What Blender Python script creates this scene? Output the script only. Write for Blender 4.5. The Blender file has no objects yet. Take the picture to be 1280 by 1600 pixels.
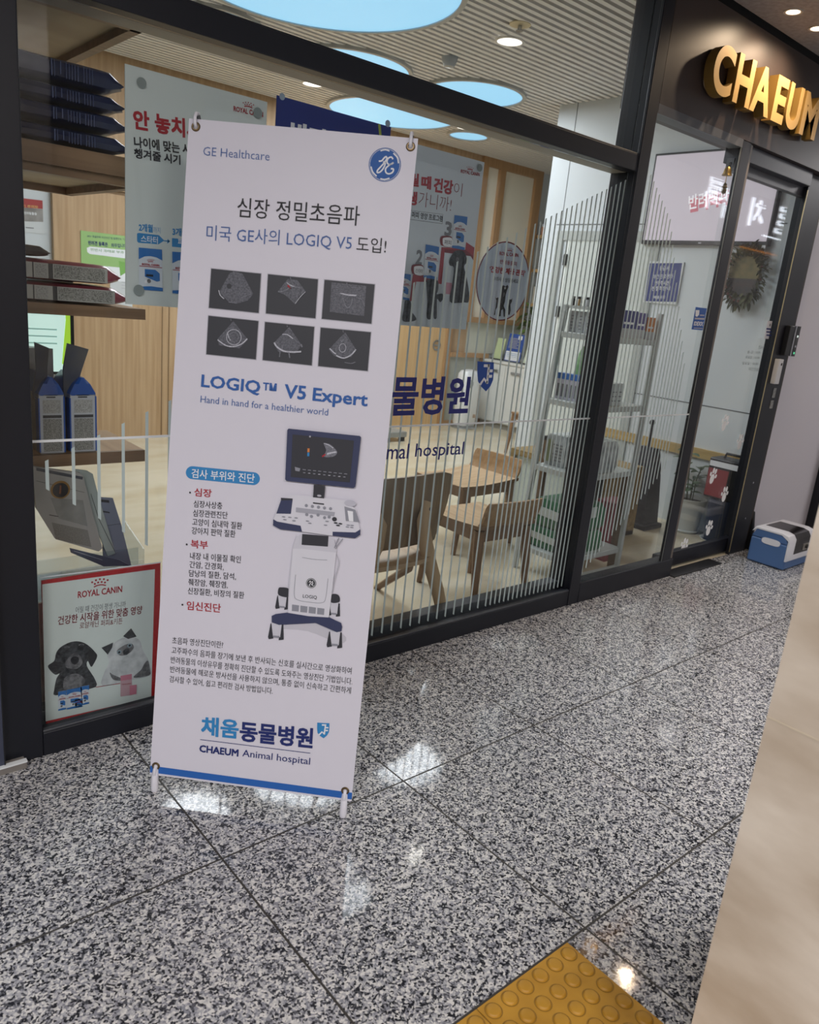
import bpy, math, random
from mathutils import Vector, Matrix
random.seed(7)
C = bpy.context.scene.collection
SC = bpy.context.scene

# ------------------------------------------------------------------ camera, world, lights, exposure
CAM_H, CAM_D, FPX = 1.4, 2.1378, 1206.0            # height, distance from the shop front, focal length in pixels of a 1280x1600 frame
YAW, PITCH, ROLL = 0.7283465, -0.2703242, 0.0988469
_f = Vector((math.sin(YAW)*math.cos(PITCH), math.cos(YAW)*math.cos(PITCH), math.sin(PITCH)))
_r = _f.cross(Vector((0, 0, 1))).normalized()
_u = _r.cross(_f)
RIGHT = _r*math.cos(ROLL) + _u*math.sin(ROLL)
UP = -_r*math.sin(ROLL) + _u*math.cos(ROLL)
FWD = _f
EYE = Vector((0, -CAM_D, CAM_H))
cd = bpy.data.cameras.new('camera'); cam = bpy.data.objects.new('camera', cd); C.objects.link(cam)
cam.matrix_world = Matrix(((RIGHT.x, UP.x, -FWD.x, EYE.x), (RIGHT.y, UP.y, -FWD.y, EYE.y), (RIGHT.z, UP.z, -FWD.z, EYE.z), (0, 0, 0, 1)))
cd.sensor_fit = 'HORIZONTAL'; cd.sensor_width = 36; cd.lens = 36*FPX/1280
cd.clip_start = 0.05; cd.clip_end = 100
SC.camera = cam
cd.dof.use_dof = True; cd.dof.focus_distance = 2.6; cd.dof.aperture_fstop = 7.0

SC.view_settings.view_transform = 'Standard'; SC.view_settings.look = 'None'
SC.view_settings.gamma = 1; SC.view_settings.use_curve_mapping = False
SC.view_settings.exposure = 0.0
SC.cycles.use_denoising = True
SC.cycles.transparent_max_bounces = 32; SC.cycles.max_bounces = 8
SC.cycles.caustics_reflective = False; SC.cycles.caustics_refractive = False
SC.cycles.sample_clamp_indirect = 4

wd = bpy.data.worlds.new('mall_light'); SC.world = wd; wd.use_nodes = True
wd.node_tree.nodes['Background'].inputs[0].default_value = (0.86, 0.92, 1.0, 1)
wd.node_tree.nodes['Background'].inputs[1].default_value = 0.55

def area(name, loc, size, power, col, shape='DISK', rot=(0, 0, 0), sy=None, spread=180):
    l = bpy.data.lights.new(name, 'AREA'); l.energy = power; l.color = col; l.shape = shape; l.size = size
    if sy: l.size_y = sy
    l.spread = math.radians(spread)
    o = bpy.data.objects.new(name, l); C.objects.link(o); o.location = loc; o.rotation_euler = rot
    return o
def spot(name, loc, power, col, angle, target, radius=0.014, blend=1.0):
    l = bpy.data.lights.new(name, 'SPOT'); l.energy = power; l.color = col; l.spot_size = math.radians(angle); l.spot_blend = blend; l.shadow_soft_size = radius
    o = bpy.data.objects.new(name, l); C.objects.link(o); o.location = loc
    o.rotation_euler = (Vector(target)-Vector(loc)).to_track_quat('-Z', 'Y').to_euler()
    return o
CEIL = 2.95
# ceiling light discs of the clinic: x, y, radius, watts
DISCS = [(2.531, 1.798, 0.742, 44), (3.541, 2.969, 0.442, 20), (4.502, 2.64, 0.368, 14), (4.622, 3.784, 0.558, 28), (5.557, 3.781, 0.18, 4), (2.482, 2.985, 0.306, 12)]
for i, (x, y, r, w) in enumerate(DISCS):
    area('disc_lamp', (x, y, CEIL-0.03), 2*r*0.98, w, (0.96, 0.97, 1.0))
DOWNS = [(3.765, 1.597), (3.69, 3.651), (5.313, 3.577)]
for x, y in DOWNS:
    area('downlight_lamp', (x, y, CEIL-0.03), 0.15, 1.2, (1.0, 0.95, 0.86))
# corridor: warm spots over the sign and unseen white fill added for the passage
for x, y in ((3.783, -0.151), (4.036, -0.154)):
    spot('sign_spot_lamp', (x, -0.2, 2.77), 24, (1.0, 0.76, 0.52), 150, (x-0.02, -0.05, 2.0))
for x, y, w in ((-1.4, -2.7, 80), (-3.4, -2.0, 55), (0.4, -3.9, 60)):
    area('corridor_fill', (x, y, 2.78), 1.2, w, (1.0, 0.96, 0.97))  # unseen soft fill added to light the shop front and banner
area('corridor_fill', (3.4, -2.9, 2.78), 1.2, 65, (1.0, 0.96, 0.97), spread=110)  # fill added to brighten the posters; narrow spread keeps it out of the glass
area('corridor_fill', (7.2, -0.95, 2.78), 0.7, 30, (1.0, 0.97, 0.97))  # unseen fill added to brighten the wall across the corridor

# ------------------------------------------------------------------ helpers
def lin(h):
    h = h.lstrip('#'); v = [int(h[i:i+2], 16)/255 for i in (0, 2, 4)]
    return tuple(((c+0.055)/1.055)**2.4 if c > 0.04045 else c/12.92 for c in v)+(1,)
MATS = {}
def mat(name, hexc, rough=0.6, metal=0.0, spec=0.5, emit=None, es=0.0, coat=0.0, alpha=None, noise=None):
    """plain surface; noise=(second colour, scale, stretch xyz) mixes a soft procedural mottling in"""
    if name in MATS: return MATS[name]
    m = bpy.data.materials.new(name); m.use_nodes = True; nt = m.node_tree; b = nt.nodes['Principled BSDF']
    b.inputs['Base Color'].default_value = lin(hexc); b.inputs['Roughness'].default_value = rough
    b.inputs['Metallic'].default_value = metal; b.inputs['Specular IOR Level'].default_value = spec
    b.inputs['Coat Weight'].default_value = coat
    if emit: b.inputs['Emission Color'].default_value = lin(emit); b.inputs['Emission Strength'].default_value = es
    if alpha is not None: b.inputs['Alpha'].default_value = alpha
    if noise:
        c2, sc, st = noise
        tc = nt.nodes.new('ShaderNodeTexCoord'); mp = nt.nodes.new('ShaderNodeMapping'); mp.inputs['Scale'].default_value = st
        nz = nt.nodes.new('ShaderNodeTexNoise'); nz.inputs['Scale'].default_value = sc; nz.inputs['Detail'].default_value = 6
        rp = nt.nodes.new('ShaderNodeValToRGB')
        rp.color_ramp.elements[0].position = 0.35; rp.color_ramp.elements[0].color = lin(hexc)
        rp.color_ramp.elements[1].position = 0.68; rp.color_ramp.elements[1].color = lin(c2)
        nt.links.new(tc.outputs['Object'], mp.inputs[0]); nt.links.new(mp.outputs[0], nz.inputs['Vector'])
        nt.links.new(nz.outputs['Fac'], rp.inputs[0]); nt.links.new(rp.outputs[0], b.inputs['Base Color'])
    MATS[name] = m
    return m
def glass_mat(name, tint='ffffff', ior=1.5, refl=1.0, rough=0.0):
    m = bpy.data.materials.new(name); m.use_nodes = True; nt = m.node_tree; nt.nodes.clear()
    out = nt.nodes.new('ShaderNodeOutputMaterial'); mx = nt.nodes.new('ShaderNodeMixShader')
    tr = nt.nodes.new('ShaderNodeBsdfTransparent'); tr.inputs[0].default_value = lin(tint)
    gl = nt.nodes.new('ShaderNodeBsdfGlossy'); gl.inputs['Roughness'].default_value = rough
    gl.inputs[0].default_value = (refl, refl, refl, 1)
    # Schlick reflectance, the same from both faces of the pane
    f0 = ((ior-1)/(ior+1))**2
    lw = nt.nodes.new('ShaderNodeLayerWeight'); lw.inputs['Blend'].default_value = 0.5
    pw = nt.nodes.new('ShaderNodeMath'); pw.operation = 'POWER'; pw.inputs[1].default_value = 5; nt.links.new(lw.outputs['Facing'], pw.inputs[0])
    ma = nt.nodes.new('ShaderNodeMath'); ma.operation = 'MULTIPLY_ADD'; ma.inputs[1].default_value = 1-f0; ma.inputs[2].default_value = f0; nt.links.new(pw.outputs[0], ma.inputs[0])
    nt.links.new(ma.outputs[0], mx.inputs[0]); nt.links.new(tr.outputs[0], mx.inputs[1]); nt.links.new(gl.outputs[0], mx.inputs[2])
    nt.links.new(mx.outputs[0], out.inputs[0]); MATS[name] = m
    return m
def granite_mat():
    m = bpy.data.materials.new('polished_granite_tiles'); m.use_nodes = True; nt = m.node_tree; b = nt.nodes['Principled BSDF']
    N = nt.nodes.new; L = nt.links.new
    tc = N('ShaderNodeTexCoord')
    v = N('ShaderNodeTexVoronoi'); v.inputs['Scale'].default_value = 210; v.feature = 'F1'
    nz = N('ShaderNodeTexNoise'); nz.inputs['Scale'].default_value = 60; nz.inputs['Detail'].default_value = 4
    wob = N('ShaderNodeMix'); wob.data_type = 'VECTOR'; wob.inputs['Factor'].default_value = 0.012
    L(tc.outputs['Object'], nz.inputs['Vector']); L(tc.outputs['Object'], wob.inputs['A']); L(nz.outputs['Color'], wob.inputs['B'])
    L(wob.outputs['Result'], v.inputs['Vector'])
    sep = N('ShaderNodeSeparateColor'); L(v.outputs['Color'], sep.inputs[0])
    big = N('ShaderNodeTexNoise'); big.inputs['Scale'].default_value = 45; big.inputs['Detail'].default_value = 3; L(tc.outputs['Object'], big.inputs['Vector'])
    add = N('ShaderNodeMath'); add.operation = 'MULTIPLY_ADD'; L(big.outputs['Fac'], add.inputs[0]); add.inputs[1].default_value = 1.1; L(sep.outputs[0], add.inputs[2])
    sub = N('ShaderNodeMath'); sub.operation = 'SUBTRACT'; L(add.outputs[0], sub.inputs[0]); sub.inputs[1].default_value = 0.55
    rp = N('ShaderNodeValToRGB'); rp.color_ramp.interpolation = 'CONSTANT'; e = rp.color_ramp.elements
    e[0].position = 0; e[0].color = lin('2a2b30'); e[1].position = 0.19; e[1].color = lin('55565b')
    for p, c in ((0.35, '8a8b92'), (0.52, 'adadb0'), (0.71, 'c8c7c4'), (0.88, 'dad8d4')):
        k = e.new(p); k.color = lin(c)
    L(sub.outputs[0], rp.inputs[0])
    # joints: x = 0.80 + 0.60 k, y = 0.011 - 0.679 k
    sx = N('ShaderNodeSeparateXYZ'); L(tc.outputs['Object'], sx.inputs[0])
    def joint(out, off, pitch, half=0.0028):
        a = N('ShaderNodeMath'); a.operation = 'SUBTRACT'; L(out, a.inputs[0]); a.inputs[1].default_value = off
        w = N('ShaderNodeMath'); w.operation = 'PINGPONG'; L(a.outputs[0], w.inputs[0]); w.inputs[1].default_value = pitch/2
        c = N('ShaderNodeMath'); c.operation = 'LESS_THAN'; L(w.outputs[0], c.inputs[0]); c.inputs[1].default_value = half
        return c
    j1 = joint(sx.outputs[0], 0.797, 0.597); j2 = joint(sx.outputs[1], -0.668, 0.679)
    mx = N('ShaderNodeMath'); mx.operation = 'MAXIMUM'; L(j1.outputs[0], mx.inputs[0]); L(j2.outputs[0], mx.inputs[1])
    mc = N('ShaderNodeMix'); mc.data_type = 'RGBA'; L(mx.outputs[0], mc.inputs['Factor']); L(rp.outputs[0], mc.inputs['A']); mc.inputs['B'].default_value = lin('3b3834')
    L(mc.outputs['Result'], b.inputs['Base Color']); b.inputs['Specular IOR Level'].default_value = 0.38
    rr = N('ShaderNodeMix'); rr.data_type = 'FLOAT'; L(mx.outputs[0], rr.inputs['Factor']); rr.inputs['A'].default_value = 0.065; rr.inputs['B'].default_value = 0.6
    L(rr.outputs['Result'], b.inputs['Roughness'])
    # a polished but slightly wavy skin
    bn = N('ShaderNodeTexNoise'); bn.inputs['Scale'].default_value = 9; L(tc.outputs['Object'], bn.inputs['Vector'])
    bp = N('ShaderNodeBump'); bp.inputs['Strength'].default_value = 0.02; bp.inputs['Distance'].default_value = 0.02; L(bn.outputs['Fac'], bp.inputs['Height']); L(bp.outputs[0], b.inputs['Normal'])
    MATS['granite'] = m; return m
def wood_mat(name, c1, c2, axis='Z', rough=0.5, scale=9.0):
    st = {'X': (0.5, 14, 14), 'Y': (14, 0.5, 14), 'Z': (14, 14, 0.5)}[axis]
    return mat(name, c1, rough, noise=(c2, scale*0.35, st))

WORLD_OFF = {}
def base_of(o):
    v = Vector((0, 0, 0))
    while o is not None: v = v + o.location; o = o.parent
    return v
def tag(o, label=None, cat=None, group=None, kind=None):
    if label: o['label'] = label
    if cat: o['category'] = cat
    if group: o['group'] = group
    if kind: o['kind'] = kind
    return o
def thing(name, loc, label, cat, group=None):
    o = bpy.data.objects.new(name, None); C.objects.link(o); o.location = loc; o.empty_display_size = 0.1
    return tag(o, label, cat, group)
def copy_tree(o, parent=None):
    c = o.copy(); C.objects.link(c)
    if parent: c.parent = parent
    for ch in list(o.children): copy_tree(ch, c)
    return c

class MB:
    """collects faces in world coordinates; build() links them as one mesh object under a parent"""
    def __init__(s): s.v, s.f, s.m, s.sm, s.mats = [], [], [], [], []
    def mi(s, m):
        if m not in s.mats: s.mats.append(m)
        return s.mats.index(m)
    def face(s, pts, m, smooth=False):
        i = len(s.v); s.v += [Vector(p) for p in pts]; s.f.append(list(range(i, i+len(pts)))); s.m.append(s.mi(m)); s.sm.append(smooth)
    def grid(s, rows, m, smooth=True, close=False, cap=False):
        i = len(s.v); n = len(rows[0]); k = s.mi(m)
        for r in rows: s.v += [Vector(p) for p in r]
        for a in range(len(rows)-1):
            for b in range(n if close else n-1):
                c = (b+1) % n
                s.f.append([i+a*n+b, i+a*n+c, i+(a+1)*n+c, i+(a+1)*n+b]); s.m.append(k); s.sm.append(smooth)
        if cap:
            s.f.append([i+b for b in reversed(range(n))]); s.m.append(k); s.sm.append(False)
            s.f.append([i+(len(rows)-1)*n+b for b in range(n)]); s.m.append(k); s.sm.append(False)
        return s
    def box(s, a, b, m):
        x0, y0, z0 = a; x1, y1, z1 = b
        p = [(x0, y0, z0), (x1, y0, z0), (x1, y1, z0), (x0, y1, z0), (x0, y0, z1), (x1, y0, z1), (x1, y1, z1), (x0, y1, z1)]
        return s.hexa(p, m)
    def hexa(s, p, m):
        i = len(s.v); s.v += [Vector(q) for q in p]; k = s.mi(m)
        for q in ((0, 3, 2, 1), (4, 5, 6, 7), (0, 1, 5, 4), (1, 2, 6, 5), (2, 3, 7, 6), (3, 0, 4, 7)):
            s.f.append([i+j for j in q]); s.m.append(k); s.sm.append(False)
        return s
    def prism(s, pts, d, m, smooth=False):
        n = len(pts); i = len(s.v); d = Vector(d); k = s.mi(m); s.v += [Vector(p) for p in pts]+[Vector(p)+d for p in pts]
        s.f.append([i+j for j in reversed(range(n))]); s.f.append([i+n+j for j in range(n)]); s.m += [k, k]; s.sm += [False, False]
        for j in range(n):
            q = (j+1) % n; s.f.append([i+j, i+q, i+n+q, i+n+j]); s.m.append(k); s.sm.append(smooth)
        return s
    def tube(s, pts, r, m, n=10, cap=True, flat=1.0):
        pts = [Vector(p) for p in pts]; rows = []; prev = None
        for i, p in enumerate(pts):
            t = (pts[min(i+1, len(pts)-1)]-pts[max(i-1, 0)]).normalized()
            a = prev if prev else (Vector((0, 0, 1)) if abs(t.z) < 0.9 else Vector((1, 0, 0)))
            a = (a-t*a.dot(t)).normalized(); b = t.cross(a); prev = a
            rr = r[i] if isinstance(r, (list, tuple)) else r
            rows.append([p+(a*math.cos(2*math.pi*k/n)+b*math.sin(2*math.pi*k/n)*flat)*rr for k in range(n)])
        return s.grid(rows, m, True, True, cap)
    def lathe(s, prof, c, m, n=32, axis=None, cap=True):
        c = Vector(c); ax = Vector(axis or (0, 0, 1)).normalized(); a = (Vector((1, 0, 0)) if abs(ax.x) < 0.9 else Vector((0, 1, 0))); a = (a-ax*a.dot(ax)).normalized(); b = ax.cross(a)
        rows = [[c+ax*h+(a*math.cos(2*math.pi*k/n)+b*math.sin(2*math.pi*k/n))*r for k in range(n)] for r, h in prof]
        return s.grid(rows, m, True, True, cap)
    def ball(s, c, r, m, n=12, k=8, sc=(1, 1, 1)):
        c = Vector(c)
        rows = [[c+Vector((r*math.sin(math.pi*i/k)*math.cos(2*math.pi*j/n)*sc[0], r*math.sin(math.pi*i/k)*math.sin(2*math.pi*j/n)*sc[1], -r*math.cos(math.pi*i/k)*sc[2])) for j in range(n)] for i in range(k+1)]
        return s.grid(rows, m, True, True)
    def build(s, name, parent=None, bevel=0, seg=2, origin=None, sub=0):
        if parent is not None: off = base_of(parent)
        elif origin is not None: off = Vector(origin)
        else:
            lo = [min(v[i] for v in s.v) for i in range(3)]; hi = [max(v[i] for v in s.v) for i in range(3)]
            off = Vector(((lo[0]+hi[0])/2, (lo[1]+hi[1])/2, lo[2]))
        me = bpy.data.meshes.new(name); me.from_pydata([v-off for v in s.v], [], s.f)
        for m in s.mats: me.materials.append(m)
        for i, p in enumerate(me.polygons): p.material_index = s.m[i]; p.use_smooth = s.sm[i]
        me.validate(); me.update(); me.set_sharp_from_angle(angle=math.radians(38))
        o = bpy.data.objects.new(name, me); C.objects.link(o)
        if parent is not None: o.parent = parent
        else: o.location = off
        if bevel:
            bv = o.modifiers.new('edge', 'BEVEL'); bv.width = bevel; bv.segments = seg; bv.limit_method = 'ANGLE'; bv.angle_limit = math.radians(40)
        if sub:
            sb = o.modifiers.new('round', 'SUBSURF'); sb.levels = sub; sb.render_levels = sub
        return o

def ray(x, y):
    return (RIGHT*((x-640)/FPX) - UP*((y-800)/FPX) + FWD)
def at(x, y, axis, val):
    """survey of the photograph: the point of the plane axis = val seen at pixel x, y"""
    d = ray(x, y); return EYE + d*((val-EYE[axis])/d[axis])

_tc = {}
def text_shape(s, bold, raw=False):
    """ink of s scaled to a unit box; heavier type is the same ink set several times slightly apart"""
    k = (s, bold, raw)
    if k in _tc: return _tc[k]
    nat = bold if raw or bold < 0 else (0.0 if 'M' in s else min(bold, 0.012))
    d = max(0.0, bold-nat)
    c = bpy.data.curves.new('type', 'FONT'); c.body = s; c.resolution_u = 10 if raw else 2; c.fill_mode = 'FRONT'; c.offset = nat
    o = bpy.data.objects.new('type', c); C.objects.link(o); bpy.context.view_layer.update()
    m = o.evaluated_get(bpy.context.evaluated_depsgraph_get()).to_mesh()
    vs = [(v.co.x, v.co.y) for v in m.vertices]; fs = [list(p.vertices) for p in m.polygons]
    bpy.data.objects.remove(o); bpy.data.curves.remove(c)
    if not vs: _tc[k] = ([], []); return _tc[k]
    x0 = min(v[0] for v in vs); x1 = max(v[0] for v in vs); y0 = min(v[1] for v in vs); y1 = max(v[1] for v in vs)
    W, H = x1-x0, y1-y0; out, fo, lift = [], [], 0.0
    g = [(0, 0)] if d < 0.002 else [(u*d, v*d) for u in ((-1, 1) if d < 0.016 else (-1, 0, 1)) for v in ((-1, 1) if d < 0.016 else (-1, 0, 1))]
    for dx, dy in g:
        i = len(out)
        out += [((d+(v[0]-x0)/W*(W-2*d)+dx)/W, (d+(v[1]-y0)/H*(H-2*d)+dy)/H, lift) for v in vs]; lift += 0.05
        fo += [[i+j for j in q] for q in fs]
    _tc[k] = (out, fo)
    return _tc[k]
def smooth_path(p, n=6, closed=False):
    if len(p) < 3: return list(p)
    q = [p[-1]]+list(p)+[p[0], p[1]] if closed else [p[0]]+list(p)+[p[-1]]
    out = []
    for i in range(1, len(q)-2):
        for t in range(n):
            t /= n; a, b, c, d = q[i-1], q[i], q[i+1], q[i+2]
            out.append(tuple(0.5*(2*b[k]+(c[k]-a[k])*t+(2*a[k]-5*b[k]+4*c[k]-d[k])*t*t+(3*b[k]-a[k]-3*c[k]+d[k])*t**3) for k in range(2)))
    if not closed: out.append(tuple(p[-1]))
    return out
class Print:
    """ink on a flat sheet: shapes are given as they are measured on the photograph and land on the sheet's own plane"""
    EPS = 0.0007
    def __init__(s, O, N, U): s.O = Vector(O); s.N = Vector(N).normalized(); s.U = Vector(U).normalized(); s.V = s.N.cross(s.U); s.k = (0, 0, 1.0); s.mb = MB()
    def z(s, x0, y0, k): s.k = (x0, y0, k); return s
    def uv(s, p):
        d = ray(s.k[0]+p[0]/s.k[2], s.k[1]+p[1]/s.k[2]); P = EYE+d*((s.O-EYE).dot(s.N)/d.dot(s.N))-s.O
        return Vector((P.dot(s.U), P.dot(s.V)))
    def w(s, q, layer): return s.O+s.U*q[0]+s.V*q[1]+s.N*(layer*s.EPS)
    def upoly(s, q, m, layer=1): s.mb.face([s.w(p, layer) for p in q], m)
    def poly(s, pts, m, layer=1, smooth=0):
        q = [s.uv(p) for p in pts]
        if smooth: q = smooth_path(q, smooth, True)
        a = sum(q[i][0]*q[(i+1) % len(q)][1]-q[(i+1) % len(q)][0]*q[i][1] for i in range(len(q)))
        if a < 0: q = q[::-1]
        s.upoly(q, m, layer)
    def ell(s, c, e, m, layer=1, ratio=1.0, n=40):
        """circle through the measured rim point e (ratio = width / height)"""
        c = s.uv(c); r = (s.uv(e)-c).length
        s.upoly([(c[0]+r*ratio*math.cos(2*math.pi*i/n), c[1]+r*math.sin(2*math.pi*i/n)) for i in range(n)], m, layer)
    def ring(s, c, e, wd, m, layer=1, n=48, ratio=1.0):
        c = s.uv(c); r = (s.uv(e)-c).length; k = s.uv((0, 0)); 
        for i in range(n):
            a, b = 2*math.pi*i/n, 2*math.pi*(i+1)/n
            s.upoly([(c[0]+q*ratio*math.cos(t), c[1]+q*math.sin(t)) for q, t in ((r-wd, a), (r, a), (r, b), (r-wd, b))], m, layer)
    def stroke(s, pts, wpx, m, layer=1, smooth=5):
        q = [s.uv(p) for p in pts]
        hw = (s.uv((pts[0][0]+wpx, pts[0][1]))-q[0]).length/2
        if smooth and len(q) > 2: q = [Vector(p) for p in smooth_path(q, smooth)]
        L, R = [], []
        for i, p in enumerate(q):
            t = (q[min(i+1, len(q)-1)]-q[max(i-1, 0)])
            if t.length < 1e-9: t = Vector((1, 0))
            t.normalize(); n = Vector((-t.y, t.x))*hw; L.append(p+n); R.append(p-n)
        for i in range(len(q)-1): s.upoly([R[i], R[i+1], L[i+1], L[i]], m, layer)
    def text(s, t, p0, p1, h, m, layer=2, bold=0.0, shear=0.0):
        """ink of t from the lower left p0 to the lower right p1, h tall"""
        vs, fs = text_shape(t, bold)
        if not vs: return
        a, b = s.uv(p0), s.uv(p1); d = b-a; n = Vector((-d.y, d.x)).normalized()
        top = s.uv((p0[0], p0[1]-h))-a; hh = abs(top.dot(n)); mi = s.mb.mi(m)
        i = len(s.mb.v); s.mb.v += [s.w(a+d*(x+shear*y)+n*(hh*y), layer+e) for x, y, e in vs]
        for f in fs: s.mb.f.append([i+j for j in f]); s.mb.m.append(mi); s.mb.sm.append(False)
    def utext(s, t, q0, w, h, m, layer=2, bold=0.0):
        vs, fs = text_shape(t, bold); mi = s.mb.mi(m)
        i = len(s.mb.v); s.mb.v += [s.w((q0[0]+w*x, q0[1]+h*y), layer+e) for x, y, e in vs]
        for f in fs: s.mb.f.append([i+j for j in f]); s.mb.m.append(mi); s.mb.sm.append(False)
    def build(s, name, parent):
        o = s.mb.build(name, parent); s.mb = MB(); return o
# ------------------------------------------------------------------ materials
granite = granite_mat()
frame_m = mat('charcoal_frame', '191b23', 0.42, spec=0.4)
frame_in = mat('charcoal_frame_inner', '4b4a4a', 0.5)
slate_m = mat('slate_panel', '414658', 0.55)
clear = glass_mat('window_glass', 'f8fafa', 1.31)
film_m = mat('frosted_film', 'bccbc9', 0.6)
strip_m = mat('white_film', 'e9edee', 0.5)
white_wall = mat('white_wall_panel', 'd0d6da', 0.45)
seam_m = mat('dark_seam', '55585b', 0.7)
oak_z = wood_mat('oak_upright', 'c0a27e', 'ac8c68', 'Z')
oak_x = wood_mat('oak_board', '8f7054', '785b42', 'X')
oak_y = wood_mat('oak_board_end', 'b9946c', 'a17c57', 'Y')
oak_light = wood_mat('light_oak', 'd3b07f', 'c39d6b', 'Z')
slat_m = mat('grey_slat', 'eceae7', 0.6)
slat_back = mat('slat_backing', 'b3b1ac', 0.8)
fascia_m = mat('dark_bronze_fascia', '3c3230', 0.42, noise=('352d2b', 3, (1, 1, 1)))
ceil_m = mat('corridor_ceiling', 'a29c98', 0.9, noise=('8f8985', 40, (1, 1, 1)))
mall_m = mat('mall_wall', '7b736a', 0.7)
marble_m = mat('cream_marble', 'ded2c0', 0.35, noise=('b3a18a', 5, (1, 0.6, 1.5)))
clinic_floor = mat('clinic_floor', 'd8cfb9', 0.16, noise=('c8bb9e', 1.6, (1, 3, 1)))
black_m = mat('black_plastic', '17181b', 0.4)
chrome_m = mat('brushed_steel', 'b9bcc0', 0.25, metal=1.0)

def struct(mb, name, parent=None, **k):
    o = mb.build(name, parent, **k)
    if parent is None: o['kind'] = 'structure'
    return o
def sroot(name, loc):
    o = bpy.data.objects.new(name, None); C.objects.link(o); o.location = loc; o['kind'] = 'structure'; return o

# floor and corridor shell
f = MB(); f.face([(-7, -7, 0), (14, -7, 0), (14, 0.06, 0), (-7, 0.06, 0)], granite)
struct(f, 'floor', origin=(0, 0, 0))
f = MB(); f.face([(-1.6, 0.06, 0), (9.2, 0.06, 0), (9.2, 4.6, 0), (-1.6, 4.6, 0)], clinic_floor)
struct(f, 'floor_clinic', origin=(0, 0, 0))
f = MB().box((-7, -4.6, 2.8), (14, 0.0, 2.9), ceil_m); struct(f, 'ceiling')
f = MB().box((-7, -4.75, 0), (3.2, -4.6, 2.9), mall_m); struct(f, 'wall_back')
f = MB().box((4.6, -2.25, 0), (14, -2.1, 2.8), mat('opposite_shop_wall', 'd8cfca', 0.6)); struct(f, 'wall_opposite')
# marble column close to the camera, with one bed joint
f = MB().box((1.165, -3.6, 0), (1.9, -1.714, 2.8), marble_m)
mj = mat('marble_joint', 'cabda5', 0.6)
p0, p1 = at(1203, 1122, 0, 1.1645), at(1280, 1163, 0, 1.1645)
f.box((1.1642, -3.6, p0.z-0.0012), (1.166, -1.714, p0.z+0.0012), mj)
struct(f, 'column_marble', bevel=0.0)

# clinic shell
FAR = 4.45; WX = 5.1
f = MB().box((-1.6, FAR, 0), (9.2, FAR+0.1, 3.1), white_wall); struct(f, 'wall_far')
f = MB().box((WX, 0.16, 0), (WX+0.15, 2.29, 3.1), white_wall); f.box((WX+0.15, 2.14, 0), (9.2, 2.29, 3.1), white_wall)
f.box((WX-0.002, 2.108, 0), (WX+0.001, 2.112, 3.0), seam_m)                     # panel seams
f.box((WX-0.002, 0.16, 0.866), (WX+0.001, 1.29, 0.872), seam_m)
f.box((WX-0.002, 0.3, 2.066), (WX+0.001, 2.16, 2.072), seam_m)
f.box((WX-0.002, 0.72, 2.55), (WX+0.001, 0.724, 3.0), seam_m)
struct(f, 'wall_right')
f = MB().box((9.2, 2.2, 0), (9.3, 4.6, 3.1), white_wall); struct(f, 'wall_end')
f = MB().box((-1.7, 0.1, 0), (-1.6, 4.6, 3.1), white_wall); struct(f, 'wall_left')
f = MB().box((WX-0.02, 0.17, 0.505), (WX-0.0, 1.45, 0.572), wood_mat('wall_rail_wood', 'b9a06a', 'a88d58', 'Y')); struct(f, 'trim_rail')
f = MB().box((-1.6, 0.12, 3.02), (9.2, 4.55, 3.12), slat_back)
y = 0.17
while y < 4.45:
    f.box((-1.6, y, 2.95), (9.2, y+0.034, 3.02), slat_m); y += 0.0655
struct(f, 'ceiling_clinic')
# corner side room door in the right hand wall
d = sroot('door_2', (WX, 1.9, 0))
f = MB(); fm = mat('grey_door_frame', 'aeb3b0', 0.5); dm = mat('pale_green_door', 'cdd3cf', 0.45)
f.box((WX-0.012, 2.06, 0), (WX, 2.13, 2.02), fm); f.box((WX-0.012, 1.18, 0), (WX, 1.25, 2.02), fm); f.box((WX-0.012, 1.25, 1.95), (WX, 2.06, 2.02), fm)
f.build('door_frame', d)
MB().box((WX-0.006, 1.25, 0), (WX, 2.0, 1.95), dm).build('door_leaf', d)
f = MB().box((WX-0.008, 2.0, 0.2), (WX-0.001, 2.025, 1.95), mat('bright_door_edge', 'eef2ee', 0.4)); f.build('door_edge', d)
for z0 in (1.76, 1.36): MB().box((WX-0.02, 1.998, z0), (WX-0.001, 2.027, z0+0.085), black_m).build('hinge', d)
# oak wall of the clinic
f = MB(); x = 2.0
f.box((1.97, FAR-0.03, 0), (6.46, FAR, 3.0), oak_z)
for sx in (2.80, 2.86, 3.75, 4.7): f.box((sx, FAR-0.033, 0), (sx+0.008, FAR-0.029, 2.0), mat('oak_joint', '7d6447', 0.7))
f.box((1.97, FAR-0.05, 1.985), (5.4, FAR-0.03, 2.02), oak_z); f.box((1.97, FAR-0.034, 1.96), (5.4, FAR-0.03, 1.985), mat('oak_joint', '7d6447', 0.7))
f.box((1.93, FAR-0.05, 0), (2.02, FAR-0.0, 3.0), oak_z)
struct(f, 'wall_oak')
d = sroot('door_3', (5.75, FAR-0.03, 0))
MB().box((5.3, FAR-0.05, 0.0), (6.12, FAR-0.03, 1.95), oak_light).build('door_leaf', d, bevel=0.004)
MB().box((6.12, FAR-0.07, 0), (6.2, FAR-0.03, 2.0), wood_mat('oak_edge', 'b58f62', 'a07a50', 'Z')).build('door_frame', d)
f = MB(); f.lathe([(0.045, -0.004), (0.058, -0.004), (0.058, 0.004), (0.045, 0.004), (0.045, -0.004)], (5.985, FAR-0.055, 0.91), chrome_m, 24, (0, 1, 0), False)
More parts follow.
